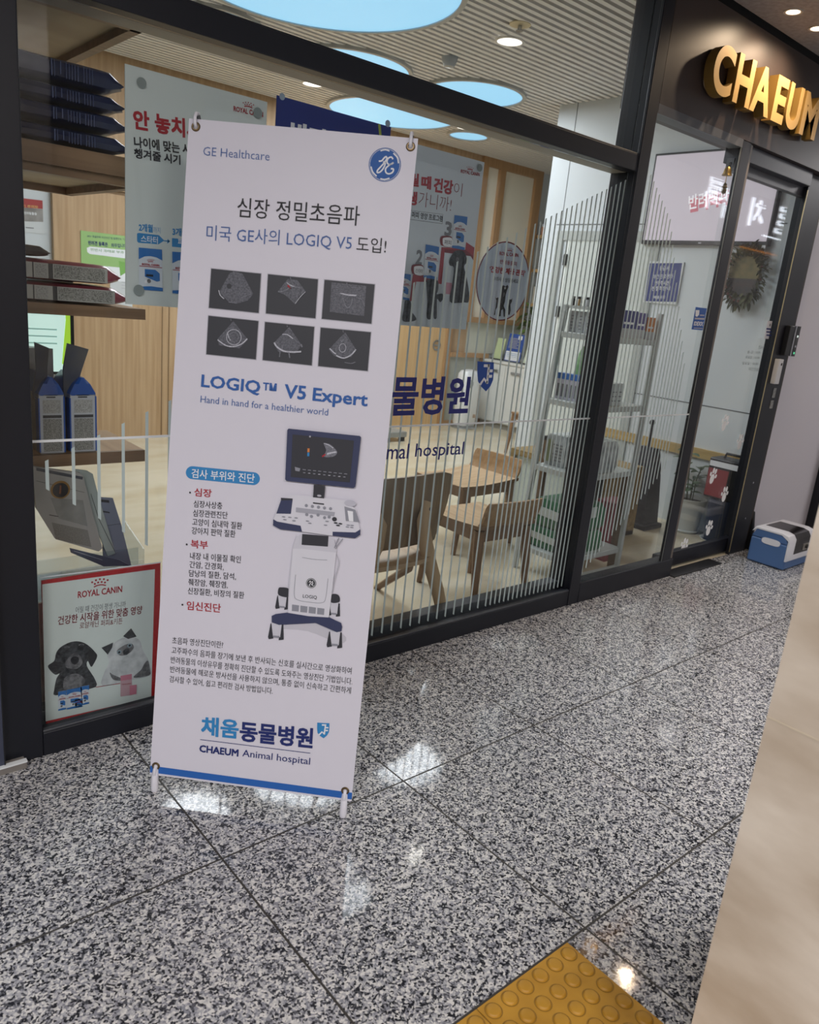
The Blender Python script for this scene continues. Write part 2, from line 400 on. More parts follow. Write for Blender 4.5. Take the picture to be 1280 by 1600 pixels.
f.box((5.94, FAR-0.062, 0.904), (6.03, FAR-0.052, 0.916), chrome_m); f.build('door_handle', d)
# frosted lower pane and blind windows beyond it
d = sroot('window_4', (6.9, FAR, 0.83)); ow = wood_mat('window_oak', 'b99266', 'a57e54', 'Z')
blind = mat('cream_blind', 'efe9d8', 0.8); frost = mat('frosted_glass', 'b9bbb0', 0.35, noise=('a9aa9e', 2, (1, 1, 1)))
f = MB()
for a, b in ((6.40, 6.48), (6.67, 6.76), (7.27, 7.39)): f.box((a, FAR-0.07, 1.19), (b, FAR-0.001, 2.859), ow)
f.box((6.40, FAR-0.07, 2.86), (7.39, FAR-0.001, 2.95), ow); f.box((6.2, FAR-0.1, 1.19), (7.9, FAR-0.001, 1.25), ow)
f.box((6.2, FAR-0.08, 0.79), (6.82, FAR-0.001, 0.84), ow); f.box((6.72, FAR-0.06, 0.05), (6.8, FAR-0.001, 0.79), ow); f.box((6.2, FAR-0.06, 0), (6.82, FAR-0.001, 0.05), ow)
f.build('window_frame', d)
f = MB(); f.box((6.48, FAR-0.03, 1.25), (6.67, FAR-0.002, 2.86), blind); f.box((6.76, FAR-0.03, 1.25), (7.27, FAR-0.002, 2.86), blind); f.build('blind', d)
MB().box((6.2, FAR-0.035, 0.05), (6.72, FAR-0.002, 0.79), frost).build('frosted_pane', d)
MB().box((6.2, FAR-0.02, 0.84), (7.8, FAR-0.002, 1.19), mat('pale_glass_wall', 'd7d9cc', 0.4)).build('upper_pane', d)

# ------------------------------------------------------------------ shop front
f = MB().box((0.455, 0.0, 0), (0.566, 0.14, 2.95), frame_m); struct(f, 'trim_1', bevel=0.004)
f = MB().box((-3.0, -0.025, 0.022), (0.455, 0.1, 2.8), slate_m); f.box((0.4545, -0.027, 0.02), (0.4575, -0.02, 2.8), black_m); struct(f, 'wall_panel')
f = MB().box((-3.0, -0.034, 0), (0.51, 0.0, 0.02), mat('grey_skirting', '827d78', 0.5)); f.box((-3.0, -0.036, 0.02), (0.512, -0.02, 0.025), strip_m); struct(f, 'baseboard_left')
f = MB().box((3.02, 0.0, 0), (3.095, 0.05, 2.95), frame_m); f.box((3.02, 0.05, 0), (3.095, 0.14, 2.95), frame_m); f.box((3.012, -0.004, 0), (3.02, 0.012, 2.95), frame_m); struct(f, 'trim_2', bevel=0.003)
f = MB().box((0.566, 0.0, 2.008), (3.02, 0.05, 2.075), frame_m); f.box((0.566, 0.0, 2.072), (3.02, 0.016, 2.08), frame_m); f.box((0.566, 0.058, 2.008), (3.02, 0.14, 2.075), mat('taupe_inner_frame', '8d877e', 0.5)); struct(f, 'trim_3', bevel=0.003)
f = MB().box((0.566, 0.0, 0), (3.02, 0.05, 0.076), frame_m); f.box((0.566, 0.0, 0.076), (3.02, 0.018, 0.085), mat('base_lip', '3a3c41', 0.4)); f.box((0.566, 0.076, 0), (3.02, 0.14, 0.105), mat('inner_sill', '4a4d52', 0.5)); struct(f, 'trim_4', bevel=0.003)
f = MB().box((0.566, 0.0, 2.88), (3.02, 0.14, 2.99), frame_m); struct(f, 'trim_5')
f = MB().box((3.84, 0.0, 0), (3.925, 0.022, 2.29), frame_m); f.box((3.925, 0.012, 0), (3.965, 0.03, 2.29), mat('mullion_side', '6b6259', 0.4)); f.box((3.832, 0.001, 0), (3.84, 0.005, 2.29), mat('mullion_silver', '7c807f', 0.3, metal=0.6)); struct(f, 'trim_6', bevel=0.003)

def stripes(xs, top, bot, w, parent, name='stripe_film', y=0.0435):
    f = MB()
    for x in xs:
        s = 0.4558
        zt, zb = top(x), bot(x)
        f.face([(x-w/2, y, zb+w*0.35), (x+w/2, y, zb-w*0.35), (x+w/2, y, zt+s*w/2), (x-w/2, y, zt-s*w/2)], film_m)
    return f.build(name, parent)
w1 = sroot('window_1', (1.8, 0.045, 0.085))
MB().box((0.566, 0.045, 0.078), (3.02, 0.055, 2.008), clear).build('pane', w1)
xs = [0.611+0.0695*i for i in range(17)]+[1.81+0.05*i for i in range(14)]+[2.49+0.0302*i for i in range(18)]
stripes(xs, lambda x: 0.88+0.4575*(x-0.61), lambda x: max(0.09, 0.797-0.715*(x-0.611)), 0.0092, w1)
MB().box((0.566, 0.0432, 0.930), (3.02, 0.0444, 0.937), strip_m).build('safety_strip', w1)
w2 = sroot('window_2', (1.8, 0.045, 2.075))
MB().box((0.566, 0.045, 2.07), (3.02, 0.055, 2.89), clear).build('pane', w2)
w3 = sroot('window_3', (3.46, 0.045, 0))
MB().box((3.095, 0.006, 0.1), (3.84, 0.014, 2.26), clear).build('pane', w3)
MB().box((3.095, -0.002, 0.0), (3.955, 0.07, 0.108), frame_m).build('bottom_rail', w3, bevel=0.004)
MB().box((3.095, 0.0, 2.255), (3.84, 0.07, 2.292), mat('top_rail', '53555a', 0.4)).build('top_rail', w3)
def rtop(x): return 2.09-0.75*(x-3.1) if x < 3.40 else max(0.66, 1.865-1.84*(x-3.40))
def rbot(x): return max(0.112, 0.112+0.835*(x-3.13)) if x < 3.8 else 0.65
KX = (2.1378+0.0048)/(2.1378+0.0435)               # the fixed panel stands a little in front of the big pane
stripes([KX*(3.155+0.0302*i) for i in range(21)], lambda x: 1.4+KX*(rtop(x/KX)-1.4), lambda x: max(0.11, 1.4+KX*(rbot(x/KX)-1.4)), 0.0085, w3, y=0.0048)
MB().box((3.095, 0.0042, 0.938), (3.838, 0.0054, 0.945), strip_m).build('safety_strip', w3)
# sliding door
d1 = sroot('door_1', (4.35, 0.1, 0))
MB().box((3.93, 0.095, 0.1), (4.80, 0.104, 2.2), clear).build('door_pane', d1)
MB().box((3.93, 0.08, 0.012), (4.83, 0.12, 0.104), frame_m).build('bottom_rail', d1, bevel=0.004)
MB().box((3.93, 0.08, 2.17), (4.83, 0.12, 2.23), mat('top_rail', '53555a', 0.4)).build('top_rail', d1)
f = MB().box((4.79, 0.08, 0.1), (4.83, 0.12, 2.2), frame_m); f.box((4.731, 0.047, 0.02), (4.736, 0.0505, 2.2), mat('gilt_gasket', 'c9b98f', 0.3, metal=0.7)); f.build('stile', d1)
f = MB().box((4.735, 0.05, 0), (4.945, 0.074, 2.29), frame_m); f.box((4.84, 0.074, 0), (4.945, 0.16, 2.29), frame_m); f.box((4.945, 0.06, 0), (4.985, 0.15, 2.29), mat('jamb_brown', '33291f', 0.5)); 
for z in (0.47, 0.23): f.lathe([(0.0, 0), (0.008, 0), (0.006, 0.003)], (4.86, 0.05, z), chrome_m, 12, (0, -1, 0))
struct(f, 'trim_7', bevel=0.003)
f = MB().box((3.965, 0.03, 2.215), (4.715, 0.16, 2.292), mat('door_header', '34363f', 0.4)); struct(f, 'trim_8', bevel=0.003)
f = MB().box((3.955, -0.03, 0), (4.5, 0.06, 0.006), black_m); struct(f, 'trim_track')
f = MB().box((4.985, 0.1, 0), (5.975, 0.18, 2.29), mat('white_side_wall', 'dcd9e0', 0.5)); struct(f, 'wall_side')
f = MB().box((5.975, 0.03, 0), (6.15, 0.2, 2.29), frame_m); struct(f, 'trim_9')
f = MB().box((6.15, 0.1, 0), (9.0, 0.2, 2.29), mat('white_side_wall', 'dcd9e0', 0.5)); struct(f, 'wall_beyond')
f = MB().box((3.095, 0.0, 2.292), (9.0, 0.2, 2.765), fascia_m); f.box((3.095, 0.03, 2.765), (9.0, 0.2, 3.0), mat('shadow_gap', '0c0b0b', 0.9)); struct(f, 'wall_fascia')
# ------------------------------------------------------------------ clinic ceiling fixtures
disc_m = mat('lit_sky_disc', '90c8e8', 0.5, emit='9cd4f8', es=0.85)
rim_m = mat('disc_rim', 'b9bab8', 0.5)
DL = ['large sky blue round ceiling light, biggest of the clinic lights', 'sky blue round ceiling light cut by the window transom beside the largest one',
      'sky blue round ceiling light nearest the white corner wall above the transom', 'wide sky blue round ceiling light seen under the window transom',
      'small sky blue round ceiling light near the far window blinds', 'sky blue round ceiling light above the wooden food shelves']
for (x, y, r, w), lb in zip(DISCS, DL):
    t = thing('ceiling_light', (x, y, CEIL), lb, 'ceiling light', 'sky blue disc lights')
    MB().lathe([(r, 0.0), (r, -0.012), (0.0, -0.0121)], (x, y, CEIL), disc_m, 64, cap=False).build('diffuser', t)
    MB().lathe([(r, 0), (r, -0.02), (r+0.03, -0.02), (r+0.03, 0.02), (r, 0.02)], (x, y, CEIL), rim_m, 64, cap=False).build('rim', t)
dl_m = mat('lit_downlight', 'ffffff', 0.5, emit='fff8f0', es=2.2)
DN = ['round white recessed downlight in the slats above the transom', 'round white recessed downlight above the hanging navy poster', 'round white recessed downlight beside the smallest sky disc']
for (x, y), lb in zip(DOWNS, DN):
    t = thing('downlight', (x, y, CEIL), lb, 'downlight', 'white downlights of the clinic')
    MB().lathe([(0.076, -0.004), (0.0, -0.005)], (x, y, CEIL), dl_m, 32, cap=False).build('diffuser', t)
    MB().lathe([(0.076, 0), (0.076, -0.008), (0.09, -0.006), (0.09, 0.004)], (x, y, CEIL), mat('downlight_rim', 'dedad4', 0.4), 32, cap=False).build('rim', t)
t = MB().lathe([(0.0, -0.06), (0.035, -0.055), (0.05, -0.02), (0.055, 0.0), (0.055, 0.02)], at(703, 90, 2, CEIL), mat('smoke_grey_dome', 'aab0b5', 0.25), 24)
tag(t.build('camera_dome', origin=at(703, 90, 2, CEIL)), 'grey dome under the slatted ceiling beside the big sky disc', 'security camera')
p = at(813, 38, 2, CEIL); t = thing('sprinkler', p, 'cream round sprinkler rose on the slatted ceiling above the downlight', 'sprinkler')
MB().lathe([(0.0, 0.006), (0.062, 0.004), (0.062, -0.004), (0.0, -0.006)], p, mat('cream_rose', 'd8c9a6', 0.5), 28).build('rose', t)
MB().lathe([(0.012, -0.006), (0.012, -0.03), (0.02, -0.032), (0.02, -0.036), (0.0, -0.036)], p, chrome_m, 16).build('nozzle', t)
# corridor downlights
warm_m = mat('lit_warm_lamp', 'ffffff', 0.5, emit='ffe2bd', es=4)
for (x, y), lb in (((3.783, -0.151), 'warm recessed ceiling lamp over the letter C of the gold sign'), ((4.036, -0.154), 'warm recessed ceiling lamp over the middle of the gold sign')):
    t = thing('ceiling_spotlight', (x, y, 2.8), lb, 'spotlight', 'warm spotlights over the sign')
    MB().lathe([(0.03, -0.003), (0.0, -0.004)], (x, y, 2.8), warm_m, 24, cap=False).build('lamp', t)
    MB().lathe([(0.034, 0), (0.034, -0.004), (0.042, -0.004), (0.044, 0.002)], (x, y, 2.8), mat('lamp_rim', 'b5aea6', 0.5), 24, cap=False).build('rim', t)

# ------------------------------------------------------------------ gold shop sign
gold = mat('gold_letter_face', 'cfaa6c', 0.4, metal=0.2, spec=0.5); gold_side = mat('gold_letter_side', '93733a', 0.45, metal=0.5)
sg = thing('shop_sign', (3.88, 0.0, 2.4), 'gold raised capital letters on the dark fascia above the glass door', 'shop sign')
SW = [('C', 0.0, 0.168), ('H', 0.195, 0.35), ('A', 0.355, 0.545), ('E', 0.575, 0.695), ('U', 0.715, 0.865), ('M', 0.89, 1.075)]
SX, SZ, SH = 3.37, 2.395, 0.2
for ch, a, b in SW:
    vs, fs = text_shape(ch, 0.035, True)
    f = MB(); c = bpy.data.curves.new('letter', 'FONT')
    fe = {}
    for q in fs:
        for i in range(len(q)):
            e = (q[i], q[(i+1) % len(q)]); fe[e] = fe.get(e, 0)+1
    P = lambda v, y: (SX+a+(b-a)*vs[v][0], y, SZ+SH*vs[v][1])
    for q in fs: f.face([P(v, -0.06) for v in q], gold)
    key = {}
    for i, v in enumerate(vs): key.setdefault((round(v[0], 5), round(v[1], 5)), i)
    K = lambda i: key[(round(vs[i][0], 5), round(vs[i][1], 5))]
    ed = {}
    for q in fs:
        for i in range(len(q)):
            e = (K(q[i]), K(q[(i+1) % len(q)])); ed[e] = ed.get(e, 0)+1
    for (i, j), n in ed.items():
        if (j, i) not in ed: f.face([P(i, -0.06), P(i, -0.012), P(j, -0.012), P(j, -0.06)], gold_side)
    bpy.data.curves.remove(c)
    f.build('letter', sg)
    MB().box((SX+(a+b)/2-0.012, -0.012, SZ+0.03), (SX+(a+b)/2+0.012, 0.001, SZ+0.045), gold_side).build('standoff', sg)
# illuminated sign of the shop across the corridor (seen mirrored in the door glass)
ng = thing('neon_sign', (7.9, -2.09, 2.4), 'white backlit Korean letters of the shop across the corridor', 'shop sign')
neon = mat('lit_white_neon', 'ffffff', 0.4, emit='eaf3ff', es=6); dark_face = mat('grey_letter_face', '5d5a5a', 0.5)
NP = Print((7.0, -2.095, 2.50), (0, 1, 0), (-1, 0, 0))
for k, ch in enumerate(('트', '치', '과', '특')):
    for dl, m, ly in ((0.03, neon, 4), (0.0, dark_face, 40)):
        NP.utext(ch, (-(2.3-k*0.62)-dl*0.4, -dl*0.5), 0.30+dl*0.8, 0.25+dl, m, ly, 0.03 if m is neon else -0.012)
    NP.build('letter', ng)
MB().box((8.75, -2.1, 2.42), (9.4, -2.092, 2.432), neon).build('light_bar', ng)
MB().box((8.3, -2.1, 2.25), (9.5, -2.085, 2.262), mat('lit_warm_strip', 'ffb070', 0.5, emit='ffa860', es=1.2)).build('warm_strip', ng)
# ------------------------------------------------------------------ inks
ink_k = mat('ink_black', '26262a', 0.6); ink_navy = mat('ink_navy', '1c2a6b', 0.6); ink_blue = mat('ink_blue', '2a5fa8', 0.6)
ink_sky = mat('ink_sky', '2f86c2', 0.6); ink_red = mat('ink_red', 'a81f2e', 0.6); ink_white = mat('ink_white', 'eceef2', 0.6)
ink_grey = mat('ink_grey', '77797e', 0.6); ink_lgrey = mat('ink_light_grey', 'b4b4bd', 0.6); ink_dred = mat('ink_dark_red', '7b1f2a', 0.6)
ink_bluegrey = mat('ink_blue_grey', '4f6ca6', 0.6)
scan_m = mat('scan_black', '2a2c33', 0.5); scan_fan = mat('scan_fan', '43454d', 0.5, noise=('6b6d76', 260, (1, 1, 1)))
scan_lite = mat('scan_white', 'd3d5de', 0.5, noise=('9a9ca6', 420, (1, 1, 1))); scan_mid = mat('scan_mid', '8a8c96', 0.5, noise=('55575f', 420, (1, 1, 1)))
fur_dark = mat('fur_dark', '1d1f22', 0.7, noise=('4a4c50', 90, (1, 1, 1))); fur_mid = mat('fur_mid', '808083', 0.7, noise=('4b4b4e', 90, (1, 1, 1)))
fur_white = mat('fur_white', 'd9dcdd', 0.7, noise=('b5b9bc', 40, (1, 1, 1)))

def crown(p, cx, by, W, m, ly=2, tilt=0.0):
    """five dots over four dots over a curved bar; by is the foot of the crown, W its width"""
    r = W*0.058
    D = lambda u, v: (cx+u*W, by-v*W+tilt*u*W)
    for u, v in ((-.46, .36), (-.235, .45), (0, .48), (.235, .45), (.46, .36), (-.30, .24), (-.105, .30), (.105, .30), (.30, .24)):
        c = D(u, v); p.ell(c, (c[0], c[1]-r), m, ly, n=16)
    p.stroke([D(-.36, .06), D(-.18, .12), D(0, .14), D(.18, .12), D(.36, .06)], W*0.075, m, ly)
def rc_logo(p, a, b, h, m=None, ly=2, bold=0.02):
    m = m or ink_red
    p.text('ROYAL CANIN', a, b, h, m, ly, bold)
    cx, cy = (a[0]+b[0])/2, (a[1]+b[1])/2; w = (b[0]-a[0])*0.38
    crown(p, cx, cy-h*1.18, w, m, ly, (b[1]-a[1])/(b[0]-a[0]))
def food_bag(p, q, big=True, ly=3):
    """printed picture of a kibble bag in the quad q (clockwise from the top left)"""
    def L(u, v):
        a = (q[0][0]+(q[1][0]-q[0][0])*u, q[0][1]+(q[1][1]-q[0][1])*u); b = (q[3][0]+(q[2][0]-q[3][0])*u, q[3][1]+(q[2][1]-q[3][1])*u)
        return (a[0]+(b[0]-a[0])*v, a[1]+(b[1]-a[1])*v)
    p.poly([L(0, 0), L(1, 0), L(1, 1), L(0, 1)], mat('bag_print_white', 'd3dbe2', 0.6), ly)
    bl = mat('bag_print_blue', '2b6fb6', 0.6)
    p.poly([L(0, 0), L(1, 0), L(1, .26), L(.75, .2), L(.5, .18), L(.25, .2), L(0, .28)], bl, ly+1)
    p.poly([L(0, .93), L(.5, .9), L(1, .92), L(1, 1), L(0, 1)], bl, ly+1)
    h = abs(L(0, .5)[1]-L(0, .43)[1])
    p.text('ROYAL CANIN', L(.13, .415), L(.87, .415), h*0.75, ink_red, ly+2, .03)
    w = abs(L(.5, 0)[0]-L(.2, 0)[0]); crown(p, L(.5, .335)[0], L(.5, .335)[1], w, ink_red, ly+2)
    p.poly([L(.02, .43), L(.98, .43), L(.98, .445), L(.02, .445)], ink_red, ly+2)
    p.poly([L(.25, .5), L(.7, .5), L(.88, .58), L(.88, .76), L(.75, .78), L(.25, .68)], bl, ly+1)
    p.poly([L(.3, .62), L(.6, .62), L(.6, .67), L(.3, .67)], ink_k, ly+2)
    p.ell(L(.42, .78), L(.42, .73), fur_mid, ly+2); p.ell(L(.3, .8), L(.3, .76), ink_white, ly+2)

# ------------------------------------------------------------------ leaning X-banner
BO = Vector((0.7576, -0.3104, 0.05)); BA, BT, BW, BH = -0.7841, 0.1252, 0.5711, 1.7355
BU = Vector((math.cos(BA), math.sin(BA), 0)); BN0 = Vector((math.sin(BA), -math.cos(BA), 0))
BV = Vector((0, 0, 1))*math.cos(BT)-BN0*math.sin(BT); BN = BN0*math.cos(BT)+Vector((0, 0, 1))*math.sin(BT)
def bp(u, v, n=0.0): return BO+BU*u+BV*v+BN*n
ban = thing('banner_stand', (1.0, -0.45, 0), 'tall white standing ultrasound banner on an X stand on the granite floor', 'banner')
vinyl = mat('white_vinyl', 'dcdae4', 0.42)
f = MB(); NU, NV = 8, 40
def curl(u, v): return -0.0015
f.grid([[bp(BW*i/NU, BH*j/NV, 0) for i in range(NU+1)] for j in range(NV+1)], vinyl)
f.grid([[bp(BW*(NU-i)/NU, BH*j/NV, -0.0012) for i in range(NU+1)] for j in range(NV+1)], vinyl)
for a, b in (((0, 0), (BW, 0)), ((BW, 0), (BW, BH)), ((BW, BH), (0, BH)), ((0, BH), (0, 0))):
    f.face([bp(*a), bp(*a, -0.0012), bp(*b, -0.0012), bp(*b)], vinyl)
f.build('banner_sheet', ban)
P = Print(BO, BN, BU)
P.z(230, 180, 2.977)
P.text('GE Healthcare', (261, 187), (569, 212), 40, ink_bluegrey, 2, -0.008)
P.text('심장 정밀초음파', (418, 474), (986, 516), 92, ink_k, 2, 0.002)
P.text('미국 GE사의 LOGIQ V5', (275, 586), (950, 634), 76, ink_bluegrey, 2)
P.text('도입!', (973, 633), (1110, 644), 70, ink_k, 2)
P.z(250, 580, 3.282)
P.text('LOGIQ', (210, 92), (512, 126), 77, ink_blue, 2, 0.022); P.text('™', (528, 97), (598, 103), 40, ink_blue, 2, 0.01)
P.text('V5', (637, 138), (748, 148), 72, ink_blue, 2, 0.022); P.text('Expert', (780, 172), (1062, 202), 89, ink_blue, 2, 0.022)
P.text('Hand in hand for a healthier world', (208, 160), (862, 228), 35, ink_bluegrey, 2, 0.0)
cap = lambda x, y, r, a0, a1: [(x+r*math.cos(math.radians(a)), y+r*math.sin(math.radians(a))) for a in range(a0, a1+1, 15)]
P.poly(cap(166, 520, 33, 94, 274)+cap(480, 551, 33, -86, 94), ink_sky, 1)
P.text('검사 부위와 진단', (162, 546), (485, 574), 47, ink_white, 2, 0.01)
for x, y in ((155, 622), (138, 888), (116, 1197)): P.ell((x, y), (x, y-5), ink_k, 2)
for t, a, b, h, m in (('심장', (176, 640), (265, 648), 42, ink_red), ('심장사상충', (173, 697), (320, 708), 36, ink_k), ('심장관련진단', (170, 744), (347, 757), 36, ink_k),
                      ('고양이 심내막 질환', (166, 790), (421, 812), 37, ink_k), ('강아지 판막 질환', (163, 835), (387, 853), 37, ink_k), ('복부', (158, 906), (246, 913), 42, ink_red),
                      ('내장 내 이물질 확인', (155, 964), (415, 984), 37, ink_k), ('간암, 간경화,', (152, 1009), (327, 1023), 37, ink_k), ('담낭의 질환, 담석,', (149, 1054), (390, 1072), 37, ink_k),
                      ('췌장암, 췌장염,', (146, 1099), (348, 1115), 37, ink_k), ('신장질환, 비장의 질환', (143, 1144), (432, 1168), 37, ink_k), ('임신진단', (137, 1222), (312, 1238), 45, ink_red)):
    P.text(t, a, b, h, m, 2, 0.016 if m is ink_red else 0.006)
P.z(220, 900, 3.048)
for t, a, b in (('초음파 영상진단이란?', (150, 322), (392, 344)), ('고주파수의 음파를 장기에 보낸 후 반사되는 신호를 실시간으로 영상화하여', (147, 368), (1003, 468)),
                ('반려동물의 이상유무를 정확히 진단할 수 있도록 도와주는 영상진단 기법입니다.', (143, 414), (1007, 518)), ('반려동물에 해로운 방사선을 사용하지 않으며, 통증 없이 신속하고 간편하게', (140, 460), (1000, 562)),
                ('검사할 수 있어, 쉽고 편리한 검사 방법입니다.', (137, 506), (628, 564))):
    P.text(t, a, b, 33, ink_k, 2, 0.0)
P.text('채움', (287, 758), (465, 776), 92, ink_sky, 2, 0.03); P.text('동물병원', (470, 786), (818, 822), 98, ink_navy, 2, 0.03)
P.stroke([(284, 778), (808, 843)], 3.2, ink_navy, 2, 0)
P.text('CHAEUM', (279, 837), (465, 860), 35, ink_navy, 2, 0.03); P.text('Animal hospital', (483, 868), (805, 908), 43, ink_navy, 2, 0.004)
def shield(p, q, ly=2):
    X = lambda u, v: (q[0]+(q[2]-q[0])*u, q[1]+(q[3]-q[1])*v)
    p.poly([X(0, 0), X(.5, .03), X(1, .04), X(.99, .4), X(.95, .62), X(.8, .82), X(.52, 1), X(.22, .84), X(.03, .66), X(-.01, .4)], ink_sky if p is P else mat('decal_blue', '16479c', 0.5), ly)
    m = ink_white; w = (q[2]-q[0])*0.12
    for s in ([X(.38, .15), X(.72, .15)], [X(.70, .1), X(.62, .5), X(.58, .75)], [X(.58, .72), X(.4, .58), X(.15, .78)], [X(.66, .32), X(.92, .32)], [X(.62, .5), X(.88, .5)]):
        p.stroke(s, w, m, ly+1, 0)
shield(P, (841, 697, 899, 772))
# blue hem
m_hem = mat('hem_blue', '2563b3', 0.5)
q = [(0.0, 0.006), (BW, 0.006), (BW, 0.026), (0, 0.026)]
P.upoly(q, m_hem, 1)
P.build('lettering', ban)
# round emblem
P.z(230, 180, 2.977)
c = (1106, 231)
P.ell(c, (1106, 152), ink_white, 1); P.ring(c, (1106, 152), 0.0018, ink_blue, 2); P.ell(c, (1106, 158), ink_blue, 2)
for s in ([(1042, 240), (1050, 265), (1068, 285)], [(1085, 296), (1105, 300), (1128, 294)], [(1170, 225), (1164, 198), (1146, 178)], [(1128, 168), (1108, 162), (1086, 167)]):
    P.stroke(s, 6, ink_white, 3)
P.stroke([(1078, 215), (1092, 213), (1103, 200), (1112, 194), (1115, 204), (1104, 222), (1088, 240), (1072, 258), (1072, 268), (1086, 264), (1101, 245), (1108, 224), (1098, 218)], 7, ink_white, 3)
P.stroke([(1144, 206), (1136, 196), (1122, 202), (1116, 218), (1124, 230), (1138, 228), (1146, 222), (1126, 234), (1110, 250), (1112, 268), (1126, 274), (1142, 266), (1146, 252), (1134, 250)], 7, ink_white, 3)
P.build('emblem', ban)
# six scan pictures
SC_Q = [[(299, 714), (530, 738), (519, 920), (288, 896)], [(563, 740), (795, 764), (783, 945), (553, 922)], [(826, 766), (1059, 788), (1043, 970), (813, 947)],
        [(286, 933), (518, 958), (506, 1136), (276, 1112)], [(549, 962), (778, 985), (766, 1164), (538, 1139)], [(808, 988), (1041, 1010), (1026, 1190), (796, 1167)]]
for k, q in enumerate(SC_Q):
    cx = sum(a[0] for a in q)/4; cy = sum(a[1] for a in q)/4
    P.poly([(cx+(a[0]-cx)*1.03, cy+(a[1]-cy)*1.035) for a in q], ink_lgrey, 1)
    P.poly(q, scan_m, 2)
    s = lambda pts, w, m: P.stroke(pts, w, m, 5)
    if k == 0:
        P.poly([(385, 735), (410, 728), (445, 738), (495, 832), (470, 862), (420, 877), (380, 868), (335, 825)], scan_fan, 3); P.ell((383, 796), (383, 784), scan_m, 4)
        s([(335, 815), (342, 838), (360, 855)], 4, scan_lite); s([(380, 870), (420, 876)], 3, scan_mid); s([(440, 850), (490, 832)], 3, scan_mid)
    elif k == 1:
        P.poly([(655, 762), (700, 768), (738, 820), (705, 845), (690, 880), (640, 835), (608, 822)], scan_fan, 3)
        s([(610, 822), (640, 818), (675, 800), (720, 806)], 5, scan_mid); s([(650, 778), (665, 790), (690, 800)], 4, scan_lite); s([(738, 822), (712, 848), (690, 878)], 3, scan_lite)
        s([(655, 792), (662, 800), (668, 806)], 7, ink_red)
    elif k == 2:
        P.poly([(858, 778), (1020, 795), (1010, 935), (850, 915)], scan_fan, 3)
        for j in range(5): s([(865, 792+j*9), (920, 800+j*7), (1000, 806+j*8)], 2.5, scan_mid)
        s([(898, 828), (930, 836), (975, 840)], 6, scan_lite); s([(912, 850), (920, 880), (935, 897), (950, 880), (955, 855)], 4, scan_mid); s([(975, 850), (1000, 858), (1012, 890)], 3, scan_mid)
    elif k == 3:
        P.poly([(402, 958), (470, 1045), (430, 1085), (335, 1070), (330, 1040)], scan_fan, 3)
        P.ring((405, 1033), (405, 996), 0.0016, scan_lite, 5); P.ring((405, 1033), (405, 1010), 0.0012, scan_mid, 5)
        s([(330, 1045), (365, 1070), (400, 1077), (440, 1065), (468, 1040)], 5, scan_lite); s([(375, 1010), (380, 1030), (390, 1048)], 4, scan_lite)
    elif k == 4:
        P.poly([(662, 985), (720, 1070), (690, 1110), (610, 1100), (590, 1060)], scan_fan, 3)
        s([(592, 1058), (608, 1080), (640, 1098), (680, 1102), (718, 1100)], 7, scan_lite); s([(630, 1020), (655, 1022), (680, 1040)], 4, scan_lite)
        s([(620, 1100), (617, 1125)], 4, scan_mid); s([(660, 1100), (665, 1130)], 5, scan_mid); s([(718, 1065), (722, 1080)], 6, scan_mid)
    else:
        P.poly([(922, 1010), (972, 1090), (950, 1125), (870, 1120), (845, 1090)], scan_fan, 3)
        P.ring((910, 1083), (910, 1062), 0.0014, scan_lite, 5, ratio=0.8); s([(850, 1085), (865, 1100), (880, 1112)], 5, scan_lite)
        s([(880, 1118), (915, 1130), (950, 1115), (972, 1090)], 6, scan_lite); s([(900, 1045), (908, 1055), (914, 1042)], 5, scan_mid); s([(920, 1150), (950, 1155), (970, 1148)], 3, scan_mid)
    s([(cx-6, q[0][1]+14), (cx-4, q[0][1]+24)], 3, scan_mid)
    P.build('scan_picture', ban)
# picture of the scanner
P.z(400, 640, 4.105)
nvy = mat('print_navy', '343b5c', 0.6); dgr = mat('print_charcoal', '303138', 0.6); wht = mat('print_cabinet', 'cdcdd6', 0.6); wh2 = mat('print_cabinet_light', 'dadae2', 0.6); gry = mat('print_grey', '8f919b', 0.6)
P.poly([(120, 1400), (300, 1350), (560, 1440), (540, 1500), (330, 1420)], mat('print_shadow', 'c6c5ce', 0.6), 1, 4)
def caster(x, y, s=1.0):
    P.poly([(x-40*s, y+5), (x-28*s, y), (x-22*s, y+100*s), (x-52*s, y+105*s), (x-56*s, y+90*s)], dgr, 3); P.poly([(x+26*s, y+8), (x+42*s, y+10), (x+44*s, y+108*s), (x+12*s, y+112*s)], dgr, 3)
    P.poly([(x-34*s, y), (x+32*s, y+6), (x+22*s, y+92*s), (x-24*s, y+88*s)], wht, 4); P.poly([(x-22*s, y+80*s), (x+18*s, y+84*s), (x+16*s, y+96*s), (x-24*s, y+92*s)], gry, 5)
for x, y in ((172, 1188), (503, 1232)): caster(x, y, 0.85)
P.poly([(147, 1145), (165, 1138), (214, 1148), (210, 1200), (148, 1188)], dgr, 5, 3); P.poly([(485, 1185), (520, 1182), (538, 1200), (535, 1232), (484, 1235)], dgr, 5, 3)
P.poly([(103, 1320), (130, 1308), (210, 1298), (470, 1328), (548, 1365), (555, 1390), (550, 1418), (520, 1425), (385, 1366), (150, 1378), (104, 1362)], nvy, 6)
caster(135, 1366); caster(510, 1418)
P.poly([(240, 878), (262, 810), (300, 798), (470, 810), (505, 832), (520, 905), (495, 1120), (468, 1330), (340, 1322), (206, 1300), (215, 1100)], wht, 7)
P.poly([(300, 890), (518, 915), (495, 1120), (470, 1328), (340, 1320), (210, 1298), (240, 890)], wh2, 8)
P.poly([(300, 795), (468, 808), (464, 876), (296, 864)], dgr, 9)
